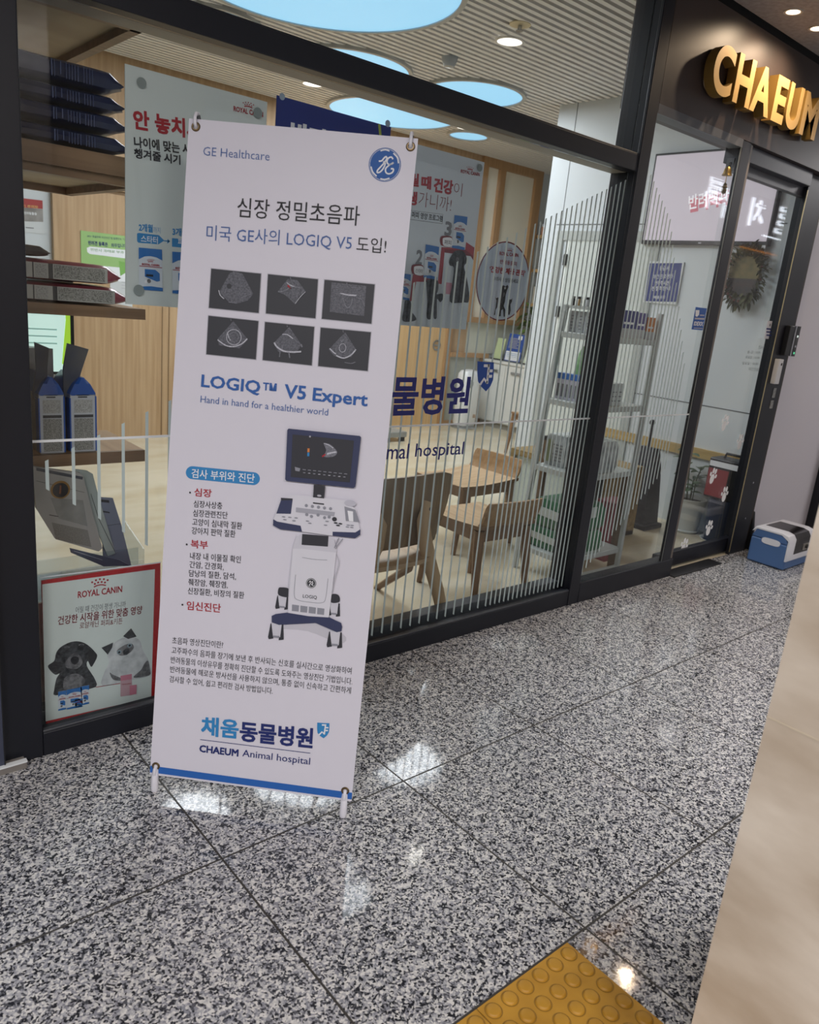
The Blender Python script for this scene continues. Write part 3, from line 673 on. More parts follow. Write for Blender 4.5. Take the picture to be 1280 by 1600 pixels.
P.stroke([(258, 1055), (249, 1185), (275, 1218), (350, 1232), (425, 1235), (450, 1205), (465, 1080)], 3, gry, 9)
P.stroke([(300, 945), (380, 958), (460, 962)], 3, gry, 9)
for j in range(4):
    x = 235+j*54; P.poly([(x, 1246+j*7), (x+45, 1252+j*7), (x+42, 1292+j*7), (x-2, 1287+j*7)], gry, 9)
P.ell((357, 1110), (357, 1078), dgr, 9); P.ring((357, 1110), (357, 1082), 0.001, ink_white, 10)
P.stroke([(345, 1105), (352, 1095), (356, 1108), (345, 1122), (352, 1128)], 4, ink_white, 10); P.stroke([(370, 1098), (362, 1102), (370, 1110), (360, 1118), (372, 1124)], 4, ink_white, 10)
P.text('LOGIQ', (303, 1207), (393, 1216), 26, dgr, 9, 0.01)
P.poly([(118, 700), (165, 575), (225, 545), (245, 543), (575, 580), (645, 640), (670, 770), (668, 800), (620, 818), (490, 806), (300, 780), (160, 760), (116, 738)], wh2, 10)
P.poly([(116, 700), (140, 715), (290, 742), (300, 780), (160, 765), (114, 740)], nvy, 11); P.poly([(495, 780), (640, 785), (672, 765), (672, 800), (640, 822), (495, 806)], nvy, 11)
P.poly([(170, 565), (240, 572), (228, 666), (135, 664)], nvy, 11); P.poly([(165, 563), (240, 568), (238, 578), (165, 580)], dgr, 12); P.poly([(570, 618), (640, 640), (668, 720), (580, 712)], gry, 11)
P.poly([(590, 645), (625, 650), (628, 715), (600, 712)], ink_white, 12); P.ell((608, 598), (608, 578), mat('print_cup', 'c0c0cb', 0.6), 12, 1.9)
P.poly([(262, 625), (510, 655), (505, 682), (260, 655)], mat('print_keys', 'a8a9b3', 0.6), 11)
for x, y in ((327, 613), (366, 618), (405, 623), (443, 628), (482, 633), (330, 670), (360, 682), (402, 673), (444, 690), (473, 686)): P.ell((x, y), (x, y-10), gry, 12)
P.ell((507, 700), (507, 686), dgr, 12, 1.1); P.poly([(370, 592), (440, 600), (440, 608), (370, 600)], dgr, 12)
for x, y in ((182, 685), (222, 688), (262, 692), (190, 703), (248, 710), (335, 712), (460, 714), (350, 726), (450, 738), (595, 738), (620, 740), (590, 750), (618, 753)): P.ell((x, y), (x, y-4), gry, 12, 3)
for x, y in ((515, 724), (545, 729), (530, 740)): P.ell((x, y), (x, y-5), dgr, 12, 2.6)
P.stroke([(505, 885), (535, 820)], 6, gry, 9); P.stroke([(512, 890), (560, 825)], 5, gry, 9); P.stroke([(520, 925), (535, 985), (515, 1060), (500, 1120), (490, 1170)], 5, ink_lgrey, 9)
P.poly([(375, 478), (448, 488), (440, 568), (370, 560)], dgr, 11); P.ell((410, 550), (410, 543), ink_lgrey, 12, 2)
P.poly([(214, 121), (668, 168), (677, 176), (641, 492), (630, 501), (200, 455), (192, 446), (206, 130)], nvy, 12)
P.poly([(240, 158), (632, 198), (605, 465), (228, 430)], dgr, 13)
P.poly([(440, 215), (480, 222), (510, 248), (525, 275), (500, 300), (440, 300), (455, 260)], scan_mid, 14, 4); P.stroke([(460, 284), (490, 275), (520, 270)], 10, scan_lite, 15); P.stroke([(430, 300), (450, 285)], 9, ink_red, 16); P.stroke([(440, 215), (470, 225), (500, 245)], 5, scan_lite, 15)
P.poly([(336, 247), (350, 248), (349, 272), (335, 271)], mat('ink_orange', 'd08040', 0.6), 15); P.poly([(335, 273), (349, 274), (347, 298), (334, 297)], ink_sky, 15)
for j in range(9):
    P.stroke([(305+j*33, 382+j*3.4), (325+j*33, 384+j*3.4)], 4, gry, 15, 0); P.stroke([(308+j*32, 402+j*3.4), (322+j*32, 403+j*3.4)], 5, ink_lgrey if j % 2 else gry, 15, 0)
P.poly([(255, 365), (290, 375), (285, 395), (258, 390)], gry, 15); P.ell((352, 172), (352, 166), ink_lgrey, 15)
P.build('scanner_picture', ban)
# grommets, hooks and the X stand
brass = mat('aged_brass', '7d6a4e', 0.35, metal=0.8); hookm = mat('white_hook', 'e6e5ec', 0.35)
for u, v, up in ((0.016, 0.0265, -1), (BW-0.02, 0.0285, -1), (0.0185, BH-0.018, 1), (BW-0.0165, BH-0.02, 1)):
    MB().lathe([(0.0055, 0.001), (0.0065, 0.0035), (0.009, 0.0035), (0.0115, 0.0005)], bp(u, v), brass, 28, BN, False).build('grommet', ban)
    h = MB()
    h.tube([bp(u, v+up*0.034, -0.012), bp(u, v+up*0.03, 0.004), bp(u, v+up*0.02, 0.010), bp(u, v+up*0.006, 0.008), bp(u, v, 0.0), bp(u, v-up*0.004, -0.008)], 0.0042, hookm, 10)
    h.build('hook', ban)
fib = mat('grey_fibre_pole', '4b4c50', 0.4)
hub = bp(BW/2, 0.62, -0.16)
MB().lathe([(0.0, -0.04), (0.03, -0.03), (0.03, 0.03), (0.0, 0.04)], hub, black_m, 16, BN0).build('hub', ban)
for u, v in ((0.0185, BH+0.012), (BW-0.0165, BH+0.01)):
    MB().tube([hub, bp(BW/2+(u-BW/2)*0.4, 1.1, -0.09), bp(u, v, -0.012)], 0.005, fib, 8).build('pole', ban)
for u in (0.016, BW-0.02):
    foot = bp(u, -0.006, 0.004); foot = Vector((foot.x, foot.y, 0.0))
    MB().tube([hub, bp(u, 0.02, -0.012)], 0.006, fib, 8).build('leg', ban)
    MB().tube([bp(u, 0.028, -0.004), bp(u, 0.0, 0.003), foot+Vector((0, 0, 0.012)), foot+Vector((0, 0, 0.003)), foot], [0.007, 0.0095, 0.0105, 0.009, 0.004], hookm, 14).build('foot_cap', ban)
for s in (-1, 1):
    e = BO+BU*(BW/2+s*0.2)-BN0*0.42; e.z = 0.006
    MB().tube([hub, e], 0.006, fib, 8).build('leg', ban)
# ------------------------------------------------------------------ prints hung inside the glass
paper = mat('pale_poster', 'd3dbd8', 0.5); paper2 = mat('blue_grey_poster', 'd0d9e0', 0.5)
cup_m = mat('suction_cup', '8e9896', 0.3)
def sheet(name, label, cat, x0, x1, z0, z1, y, m, th=0.003, group=None):
    o = MB().box((x0, y, z0), (x1, y+th, z1), m).build(name, origin=((x0+x1)/2, y+th/2, z0))
    tag(o, label, cat, group); return o, Print((x0, y, z0), (0, -1, 0), (1, 0, 0))
GY = 0.0565
po, P1 = sheet('poster', 'pale grey feeding age poster with red Korean headline beside the navy food bags', 'poster', 0.834, 1.25, 1.307, 1.905, GY+0.003, paper)
P1.z(170, 80, 3.9034)
P1.text('안 놓치시', (150, 476), (560, 545), 124, ink_red, 1, 0.035); P1.text('나이에 맞는 시기', (155, 588), (545, 640), 70, ink_k, 1, 0.03); P1.text('챙겨줄 시기', (155, 652), (437, 694), 62, ink_k, 1, 0.03)
P1.text('2개월', (183, 1098), (268, 1108), 50, ink_sky, 1, 0.03); P1.text('까지', (271, 1108), (315, 1113), 38, ink_sky, 1, -0.01); P1.text('3개월', (388, 1124), (480, 1134), 50, ink_sky, 1, 0.03)
P1.poly([(172, 1112), (182, 1108), (305, 1122), (338, 1155), (303, 1178), (180, 1168), (172, 1158)], ink_sky, 1); P1.text('스타터', (195, 1164), (298, 1176), 44, ink_white, 2, 0.012)
P1.stroke([(335, 1156), (370, 1160)], 6, ink_sky, 1, 0); P1.poly([(358, 1145), (374, 1160), (356, 1174)], ink_sky, 1)
P1.poly([(385, 1140), (520, 1152), (545, 1180), (520, 1206), (385, 1192)], ink_sky, 1); P1.text('퍼피', (420, 1182), (490, 1190), 42, ink_white, 2, 0.012)
P1.build('lettering', po)
food_bag(P1, [(180, 1197), (322, 1210), (328, 1464), (182, 1453)]); food_bag(P1, [(385, 1222), (530, 1234), (533, 1488), (386, 1476)]); P1.build('printed_bags', po)
rc_logo(P1, (760, 366), (940, 404), 33); P1.build('logo', po)
for x, y in ((196, 194), (905, 378), (180, 1458)): P1.ell((x, y), (x, y-34), cup_m, 6); P1.build('suction_cup', po)

po, P2 = sheet('poster', 'navy poster with white Korean heading hung behind the top of the white banner', 'poster', 1.281, 1.712, 1.33, 1.93, GY+0.003, mat('navy_poster', '1b2f7d', 0.5))
P2.z(300, 0, 2.1333)
P2.text('반려동물', (325, 492), (560, 548), 92, ink_white, 1, 0.05); P2.stroke([(624, 414), (630, 470), (636, 520)], 8, mat('lime_ink', 'a9b84a', 0.5), 1, 0); P2.build('lettering', po)
for x, y in ((300, 322), (652, 412)): P2.ell((x, y), (x, y-12), mat('clear_tape', '9fb0c4', 0.2), 2); P2.build('tape_piece', po)

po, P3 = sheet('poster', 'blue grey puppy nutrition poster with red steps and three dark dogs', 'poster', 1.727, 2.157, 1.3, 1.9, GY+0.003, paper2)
P3.z(620, 230, 5.52)
for t, a, b, h, m, bo in (('어릴', (10, 322), (188, 345), 118, ink_red, .04), ('때', (208, 357), (294, 368), 116, ink_red, .04), ('건강', (315, 387), (480, 414), 130, ink_red, .04), ('이', (486, 412), (558, 428), 118, ink_dred, -.012),
                          ('평생', (10, 485), (172, 505), 122, ink_red, .04), ('가니까!', (185, 508), (465, 560), 132, ink_dred, -.012), ('퍼피 영양 프로그램', (128, 607), (392, 645), 56, ink_k, .02),
                          ('3', (408, 762), (468, 772), 128, ink_grey, .03), ('2', (158, 1010), (213, 1020), 132, ink_grey, .03)):
    P3.text(t, a, b, h, m, 1, bo)
for s in ([(118, 545), (398, 580)], [(398, 580), (392, 660)], [(392, 660), (112, 622)]): P3.stroke(s, 2.5, ink_grey, 1, 0)
P3.build('lettering', po)
redm = mat('poster_red', 'a02a38', 0.5)
P3.poly([(385, 862), (470, 868), (590, 885), (598, 818), (668, 866), (660, 975), (636, 940), (412, 906), (386, 1180), (352, 1178)], redm, 1); P3.poly([(138, 1098), (230, 1105), (345, 1130), (343, 1162), (168, 1160), (134, 1330), (110, 1326)], redm, 1)
P3.poly([(590, 885), (660, 940), (660, 975), (636, 940), (412, 908), (410, 880)], ink_dred, 2)
for dx, dy, t in ((0, 0, '퍼피'), (-248, 246, '스타터')):
    P3.poly([(372+dx, 790+dy), (392+dx, 765+dy), (472+dx, 775+dy), (468+dx, 860+dy), (390+dx, 850+dy), (374+dx, 830+dy)], ink_dred, 3, 4); P3.poly([(392+dx, 800+dy), (405+dx, 780+dy), (472+dx, 785+dy), (470+dx, 856+dy), (402+dx, 850+dy)], ink_white, 4, 3)
    P3.text(t, (404+dx, 836+dy), (464+dx, 846+dy), 40, ink_k, 5)
P3.build('steps_picture', po)
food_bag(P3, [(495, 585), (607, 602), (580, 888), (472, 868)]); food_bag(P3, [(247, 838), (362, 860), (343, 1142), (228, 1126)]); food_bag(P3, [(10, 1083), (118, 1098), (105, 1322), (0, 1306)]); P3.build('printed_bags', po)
for d in ([(488, 905), (520, 890), (560, 892), (592, 925), (602, 990), (578, 1030), (600, 1120), (622, 1260), (615, 1335), (580, 1338), (530, 1342), (455, 1330), (475, 1180), (490, 1040), (455, 1020), (450, 975)],
          [(262, 1140), (350, 1150), (355, 1230), (342, 1268), (390, 1262), (400, 1300), (372, 1338), (345, 1312), (342, 1468), (316, 1470), (318, 1385), (298, 1392), (296, 1477), (256, 1470), (262, 1330), (255, 1200)],
          [(70, 1322), (118, 1330), (122, 1410), (150, 1450), (165, 1490), (95, 1506), (45, 1490), (60, 1400)]):
    P3.poly(d, fur_dark, 3, 3)
P3.ell((520, 965), (520, 948), fur_mid, 4); P3.ell((518, 968), (518, 962), ink_k, 5); P3.poly([(425, 1165), (475, 1172), (472, 1270), (420, 1265)], mat('pink_print', 'c98fa0', 0.5), 2); P3.build('printed_dogs', po)
rc_logo(P3, (550, 222), (712, 252), 32); P3.build('logo', po); P3.ell((710, 178), (710, 144), cup_m, 6); P3.build('suction_cup', po)

# round sticker
cx, cz, rr = 2.334, 1.4935, 0.151
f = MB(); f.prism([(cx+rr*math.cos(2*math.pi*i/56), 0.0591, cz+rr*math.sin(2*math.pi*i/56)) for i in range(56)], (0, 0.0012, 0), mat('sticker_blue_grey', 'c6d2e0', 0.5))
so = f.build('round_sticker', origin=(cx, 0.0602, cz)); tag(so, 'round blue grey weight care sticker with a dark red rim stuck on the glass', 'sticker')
P4 = Print((cx, 0.0590, cz), (0, -1, 0), (1, 0, 0)); P4.z(740, 360, 10)
n = 56
for i in range(n):
    a, b = 2*math.pi*i/n, 2*math.pi*(i+1)/n; P4.upoly([(q*math.cos(t), q*math.sin(t)) for q, t in ((rr-0.005, a), (rr, a), (rr, b), (rr-0.005, b))], ink_dred, 1)
P4.text('ROYAL CANIN', (402, 385), (695, 418), 58, ink_red, 1, .02); crown(P4, 565, 330, 105, ink_red, 1, .1)
P4.text('반려동물의', (410, 520), (668, 558), 70, ink_red, 1, .01); P4.text("'건강한 체중 관리'", (245, 655), (800, 722), 105, ink_red, 1, .03); P4.text('수의사와 상담하세요', (300, 785), (695, 832), 72, ink_k, 1, .01); P4.build('lettering', so)
P4.poly([(440, 880), (465, 855), (500, 875), (530, 850), (545, 880), (525, 930), (500, 1010), (490, 1110), (470, 1180), (495, 1240), (488, 1350), (470, 1350), (460, 1230), (430, 1250), (425, 1340), (395, 1345), (410, 1230), (405, 1150), (425, 1040), (440, 950)], fur_dark, 1)
P4.poly([(335, 1040), (350, 1060), (390, 1045), (385, 1100), (370, 1200), (345, 1240), (335, 1320), (315, 1325), (345, 1200), (358, 1090)], fur_dark, 1)
P4.poly([(548, 1060), (560, 1080), (590, 1078), (605, 1055), (600, 1110), (575, 1160), (580, 1250), (562, 1320), (540, 1320), (545, 1230), (535, 1150), (550, 1100)], fur_dark, 1)
P4.ell((490, 900), (490, 880), fur_white, 2); P4.ell((472, 1000), (472, 965), fur_mid, 2, .5); P4.build('printed_animals', so)

# navy lettering on the big pane
wlr = thing('window_lettering', (1.9, 0.0425, 0.9), 'navy Korean and English animal hospital lettering on the big glass pane', 'window lettering')
P5 = Print((1.3, 0.0425, 1.1), (0, -1, 0), (1, 0, 0)); P5.z(560, 560, 5.565)
dn = mat('decal_navy', '161a78', 0.5)
P5.text('물병원', (270, 503), (948, 482), 352, dn, 1, 0.026)
q0, q1, qt = P5.uv((270, 503)), P5.uv((948, 482)), P5.uv((270, 151))
w3c = (q1-q0).length; hh = qt[1]-q0[1]
P5.utext('동', (q0[0]-w3c*0.345, q0[1]), w3c*0.30, hh, dn, 1, 0.026); P5.utext('채움', (q0[0]-w3c*1.04, q0[1]), w3c*0.65, hh, mat('decal_sky', '2f86c2', 0.5), 1, 0.045)
P5.build('hangul_letters', wlr)
P5.text('hospital', (486, 893), (905, 868), 152, dn, 1, 0.006); P5.text('Animal', (20, 888), (430, 872), 138, dn, 1, 0.006); P5.text('CHAEUM', (-560, 912), (-30, 889), 118, dn, 1, 0.03)
P5.build('latin_letters', wlr)
shield(P5, (1035, 24, 1178, 287), 1); P5.build('shield_emblem', wlr)

# red-rimmed board at the foot of the pane
x0, x1 = 0.592, 0.942; z0, z1 = 0.048, 0.526
po, P6 = sheet('poster', 'red rimmed puppy and kitten board standing inside the glass near the floor', 'poster', x0, x1, z0, z1, 0.062, mat('board_red', 'b01c22', 0.4), 0.006)
P6.z(0, 860, 4)
P6.poly([(263, 212), (968, 117), (945, 918), (285, 1068)], mat('board_mint', 'dae3df', 0.5), 1); P6.stroke([(250, 170), (1006, 74)], 8, ink_white, 1, 0)
rc_logo(P6, (485, 298), (762, 260), 42, ly=2)
P6.text('어릴 때 건강이 평생 가니까', (470, 392), (784, 354), 40, ink_grey, 2); P6.text('건강한 시작을 위한 맞춤 영양', (360, 467), (886, 396), 56, ink_dred, 2, .015); P6.text('로얄캐닌 퍼피&키튼', (496, 490), (763, 458), 40, ink_dred, 2)
P6.text('ROYAL CANIN', (583, 1034), (672, 1018), 10, ink_white, 2); crown(P6, 627, 1014, 32, ink_white, 2); P6.build('lettering', po)
P6.poly([(345, 905), (338, 870), (352, 800), (372, 768), (345, 776), (312, 748), (300, 718), (338, 690), (350, 640), (380, 602), (440, 572), (495, 568), (545, 588), (590, 630), (607, 660), (585, 708), (568, 727), (548, 690), (542, 720), (572, 770), (590, 800), (598, 852), (470, 880)], fur_dark, 2, 3)
P6.poly([(412, 690), (440, 655), (470, 640), (500, 660), (515, 700), (485, 735), (440, 742), (408, 722)], fur_mid, 3, 3); P6.poly([(440, 675), (460, 660), (490, 668), (488, 695), (465, 712), (445, 700)], ink_k, 4, 3)
for x, y in ((418, 628), (508, 612)): P6.ell((x, y), (x, y-12), ink_k, 4); P6.stroke([(x-18, y-22), (x, y-28), (x+16, y-24)], 8, fur_mid, 4)
P6.stroke([(425, 735), (465, 742), (500, 728)], 4, ink_k, 5); P6.poly([(400, 800), (450, 770), (500, 775), (530, 820), (470, 870), (400, 870)], fur_mid, 3, 3)
P6.poly([(555, 620), (590, 640), (602, 662), (570, 715), (553, 670)], ink_k, 3, 3); P6.poly([(345, 690), (310, 715), (318, 745), (350, 760), (372, 720)], ink_k, 3, 3); P6.build('printed_dog', po)
P6.poly([(640, 846), (648, 770), (680, 700), (668, 650), (700, 590), (760, 548), (830, 540), (875, 565), (890, 620), (920, 670), (936, 720), (936, 780), (800, 812)], fur_white, 2, 3)
P6.poly([(633, 607), (706, 574), (700, 606), (672, 650)], fur_dark, 3); P6.poly([(768, 535), (818, 485), (852, 537), (800, 552)], fur_dark, 3)
P6.poly([(728, 628), (765, 596), (816, 580), (836, 602), (815, 634), (785, 652), (750, 656)], mat('cat_mask', '8b8a8c', 0.7, noise=('5d5c5f', 60, (1, 1, 1))), 3, 3); P6.poly([(768, 625), (795, 610), (808, 625), (795, 648), (772, 650)], fur_dark, 4, 3)
for x, y in ((743, 634), (808, 592)): P6.ell((x, y), (x, y-13), mat('cat_eye', '8fa3ac', 0.4), 4); P6.ell((x, y), (x, y-7), ink_k, 5)
P6.poly([(684, 762), (705, 775), (752, 796), (752, 812), (705, 805)], fur_mid, 3, 3); P6.poly([(835, 785), (880, 745), (905, 700), (925, 690), (936, 740), (934, 778), (850, 794)], fur_mid, 3, 3); P6.stroke([(770, 640), (788, 636), (795, 624)], 6, ink_k, 5); P6.build('printed_kitten', po)
P6.stroke([(598, 854), (750, 830)], 4, ink_red, 2, 0)
for q in ([(362, 882), (412, 872), (412, 990), (362, 1000)], [(414, 870), (510, 852), (512, 975), (416, 992)], [(500, 850), (555, 840), (555, 955), (512, 965)], [(466, 930), (515, 922), (516, 972), (468, 980)]): food_bag(P6, q)
P6.poly([(752, 782), (822, 770), (826, 902), (752, 912)], mat('pink_bag', 'c7a3ab', 0.5), 3); P6.poly([(752, 782), (822, 770), (822, 802), (752, 814)], mat('pink_bag_top', 'c97f92', 0.5), 4); P6.poly([(808, 842), (852, 836), (850, 895), (808, 902)], mat('pink_bag_top', 'c97f92', 0.5), 5); P6.text('ROYAL CANIN', (762, 838), (815, 832), 8, ink_red, 6); P6.build('printed_bags', po)

# small stickers on the right hand panes
so, P7 = sheet('laboratory_sticker', 'small royal blue laboratory sticker on the fixed glass panel', 'sticker', at(1081, 515, 1, .0035).x, at(1098, 517, 1, .0035).x, at(1085, 515, 1, .0035).z, at(1090, 480, 1, .0035).z, 0.0035, mat('sticker_blue', '1f57a8', 0.4), 0.0012)
P7.z(1000, 320, 4.571); P7.text('IDEXX', (383, 862), (448, 866), 30, ink_white, 1, .03); P7.poly([(398, 752), (425, 752), (422, 785), (408, 800), (396, 795)], ink_white, 1); P7.stroke([(392, 812), (460, 815)], 6, ink_lgrey, 1, 0); P7.stroke([(428, 788), (460, 790)], 4, ink_lgrey, 1, 0); P7.stroke([(385, 880), (445, 883)], 3, ink_lgrey, 1, 0); P7.build('lettering', so)
X = lambda x, y: at(x, y, 1, 0.078)
a, b = X(1194, 529), X(1208, 502)
so, P8 = sheet('door_sticker', 'small white notice sticker on the sliding door frame below the wreath', 'sticker', a.x, a.x+0.058, a.z+0.0, b.z, 0.0775, mat('sticker_white', 'd9d9e0', 0.4), 0.0012)
P8.z(1000, 320, 4.571)
for y in (888, 910, 933): P8.stroke([(903, y-3), (938, y)], 5, ink_navy, 1, 0)
P8.ell((930, 858), (930, 848), ink_grey, 1); P8.build('lettering', so)
# opening hours on the door glass
P9 = Print((4.4, 0.0942, 1.2), (0, -1, 0), (1, 0, 0)); P9.z(1000, 320, 4.571)
for t, a, b in (('진료시간', (845, 1030), (888, 1034)), ('월~금 | 10:00 -', (765, 1066), (865, 1070)), ('토요일 | 10:00 -', (752, 1102), (860, 1108)), ('일요일 | 10:00 -', (728, 1145), (850, 1150)), ('야간진료', (775, 1184), (845, 1190))):
    P9.text(t, a, b, 26, mat('ink_hours', '565b5a', 0.6), 1)
o = P9.mb.build('opening_hours', origin=(4.5, 0.094, 1.05)); tag(o, 'grey opening hours lettering on the sliding door glass', 'window lettering')
# paw prints
paw_m = mat('paw_white', 'f8f8f8', 0.5)
for (x, y), rot, lb in zip(((605, 285), (715, 420), (520, 665), (603, 795), (492, 1035), (312, 1165)), (-.25, .0, -.3, .0, -.15, -.35),
                      ('white paw sticker highest on the sliding door glass', 'white paw sticker over the handle of the red black box', 'white paw sticker over the red side of the box beside the plant', 'white paw sticker over the lower edge of the red box', 'white paw sticker just above the white saucer of the navy pot', 'white paw sticker lowest on the door glass near its bottom rail')):
    c = at(1000+x/4.571, 600+y/4.571, 1, 0.0945); f = MB()
    def oval(u, v, a, b, t):
        pts = []
        for i in range(20):
            q = 2*math.pi*i/20; px, pz = a*math.cos(q), b*math.sin(q); px, pz = px*math.cos(t)-pz*math.sin(t)+u, px*math.sin(t)+pz*math.cos(t)+v
            pts.append((c.x+px*math.cos(rot)-pz*math.sin(rot), c.y-0.0006, c.z+px*math.sin(rot)+pz*math.cos(rot)))
        f.prism(pts, (0, 0.0006, 0), paw_m)
    oval(0, -0.012, 0.024, 0.031, 0); oval(-0.034, 0.012, 0.010, 0.013, .3); oval(-0.014, 0.038, 0.012, 0.018, .1); oval(0.014, 0.038, 0.012, 0.018, -.1); oval(0.034, 0.012, 0.010, 0.013, -.3)
    tag(f.build('paw_sticker', origin=c), lb, 'sticker', 'paw stickers on the door')
# ------------------------------------------------------------------ oak shelves with kibble bags behind the left of the pane
sh = thing('display_shelf', (0.5, 0.5, 0), 'open oak display shelf with thick boards behind the glass beside the charcoal post', 'shelf')
edge = wood_mat('oak_front_edge', '8a6c50', '70553c', 'X'); under = mat('grey_brown_underside', 'a58f6d', 0.55, noise=('8d7554', 6, (1, 1, 1)))
for z, t, y1, x1 in ((2.055, 0.045, 0.95, 0.947), (1.648, 0.052, 0.85, 0.947), (1.258, 0.031, 0.536, 0.947), (0.822, 0.036, 0.536, 0.947)):
    f = MB(); f.box((0.2, 0.216, z), (x1, y1, z+t), oak_y if z < 1.5 else under); f.box((0.2, 0.2, z), (x1, 0.216, z+t), edge)
    if z > 1.5:
        f.box((x1-0.03, 0.216, z-0.022), (x1, y1, z), edge); f.box((0.2, 0.216, z-0.022), (x1, 0.25, z), edge); f.box((0.2, y1-0.03, z-0.022), (x1, y1, z), edge)
    f.build('shelf_board', sh)
MB().box((0.17, 0.2, 0), (0.21, 0.95, 2.1), oak_z).build('upright', sh)

def lying_bag(name, x0, x1, y0, y1, z0, z1, m, label, cat, group, sag=0.0, end=None, dip=0.0):
    t = thing(name, ((x0+x1)/2, (y0+y1)/2, z0), label, cat, group)
    f = MB(); rows = []; n = 28
    for i in range(n+1):
        u = i/n; x = x0+(x1-x0)*u
        k = min(1, max(0.2, 1-max(0, (u-0.93)/0.07)*0.75)) * min(1, 0.35+u*8)
        zm = z0+(z1-z0)*0.5*(1-0.3*max(0, u-0.8)) - sag*u
        hz = (z1-z0)*0.5*k*(1-dip*u)+0.0015; zm = z0+hz if u < 0.93 else z0+(z1-z0)*0.5*(1-dip*u)*(1-0.12*(u-.93)/.07)
        hy = (y1-y0)/2; ym = (y0+y1)/2
        ring = []
        for a in range(16):
            q = 2*math.pi*a/16; c, s = math.cos(q), math.sin(q)
            ring.append((x+0.004*math.sin(9*u+3*a), ym+hy*math.copysign(abs(c)**0.45, c), zm+hz*math.copysign(abs(s)**0.6, s)+0.001*math.sin(5*a+11*u)))
        rows.append(ring)
    f.grid(rows, m, True, True, True)
    f.build('bag_body', t)
    return t
fine = mat('fine_print_grey', 'a8a6a0', 0.45, noise=('55544f', 330, (1, 1, 1)))
fine_w = mat('fine_print_white', 'b9b8b4', 0.45, noise=('8b8a86', 300, (1, 1, 1)))
nav_bag = mat('navy_foil', '131a38', 0.3, noise=('1c264a', 7, (1, 1, 1)))
txt = mat('pale_bag_text', '56618a', 0.5)
BZ = [(1.7025, 1.749), (1.7555, 1.803), (1.807, 1.852), (1.856, 1.922)]
BLB = ['shiny navy food bag at the bottom of the stack on the upper oak shelf', 'shiny navy food bag second from the bottom of the upper shelf stack', 'shiny navy food bag second from the top of the upper shelf stack', 'shiny navy food bag on top of the stack on the upper oak shelf']
for k, ((a, b), lb) in enumerate(zip(BZ, BLB)):
    x1 = (0.90, 0.895, 0.89, 0.888)[k]
    t = lying_bag('pet_food_bag', 0.42, x1, 0.205+0.004*k, 0.5, a, b, nav_bag, lb, 'bag', 'navy food bags', dip=0.12 if k == 3 else 0.03)
    f = MB(); y = 0.2035+0.004*k; zc = (a+b)/2-0.002; hz = (b-a)*0.3
    xx = 0.70
    for j, w in enumerate((0.004, 0.002, 0, 0.003, 0, 0.0015, 0.0015, 0.0015, 0.0015, 0.002, 0, 0.0015, 0.0015, 0.0015, 0.0015)):
        if w: f.box((xx, y-0.0004, zc-hz*(1 if j < 2 or j > 4 else 0.6)), (xx+w*0.7, y+0.002, zc+hz), txt)
        xx += 0.0075
    f.build('printed_text', t)
red_bag = mat('wine_red_foil', '8d3647', 0.3, coat=0.3)
for k, (a, b, x1, lb) in enumerate(((1.2915, 1.342, 0.893, 'wine red food bag with grey text panel directly on the middle oak shelf'), (1.348, 1.402, 0.872, 'wine red food bag with grey text panel lying on another red bag'))):
    t = lying_bag('pet_food_bag', 0.4, x1, 0.205, 0.48, a, b, red_bag, lb, 'bag', 'wine red food bags')
    f = MB(); y = 0.2025; h = (b-a); z0 = a+h*0.12; z1 = b-h*0.14; xr = x1-0.036
    f.box((0.45, y, z0), (xr, y+0.002, z1), mat('silver_label', 'b0aea8', 0.4))
    f.box((0.69+0.01*(1-k), y-0.0006, z0+0.003), (xr-0.008, y, z1-0.002), fine); f.box((0.675+0.01*(1-k), y-0.0006, z0), (0.687+0.01*(1-k), y, z1), mat('ink_charcoal', '38383a', 0.5)); f.box((0.642, y-0.0006, z0+0.002), (0.672, y, z1-0.004), fine_w); f.box((0.634, y-0.0007, z0), (0.637, y, z1), mat('ink_charcoal', '38383a', 0.5))
    f.build('text_panel', t)
lying_bag('pet_food_bag', 0.36, 0.69, 0.24, 0.5, 1.4085, 1.437, mat('grey_foil', '6d6766', 0.3, noise=('55504f', 9, (1, 1, 1))), 'grey brown foil bag lying on top of the two wine red bags', 'bag', None)

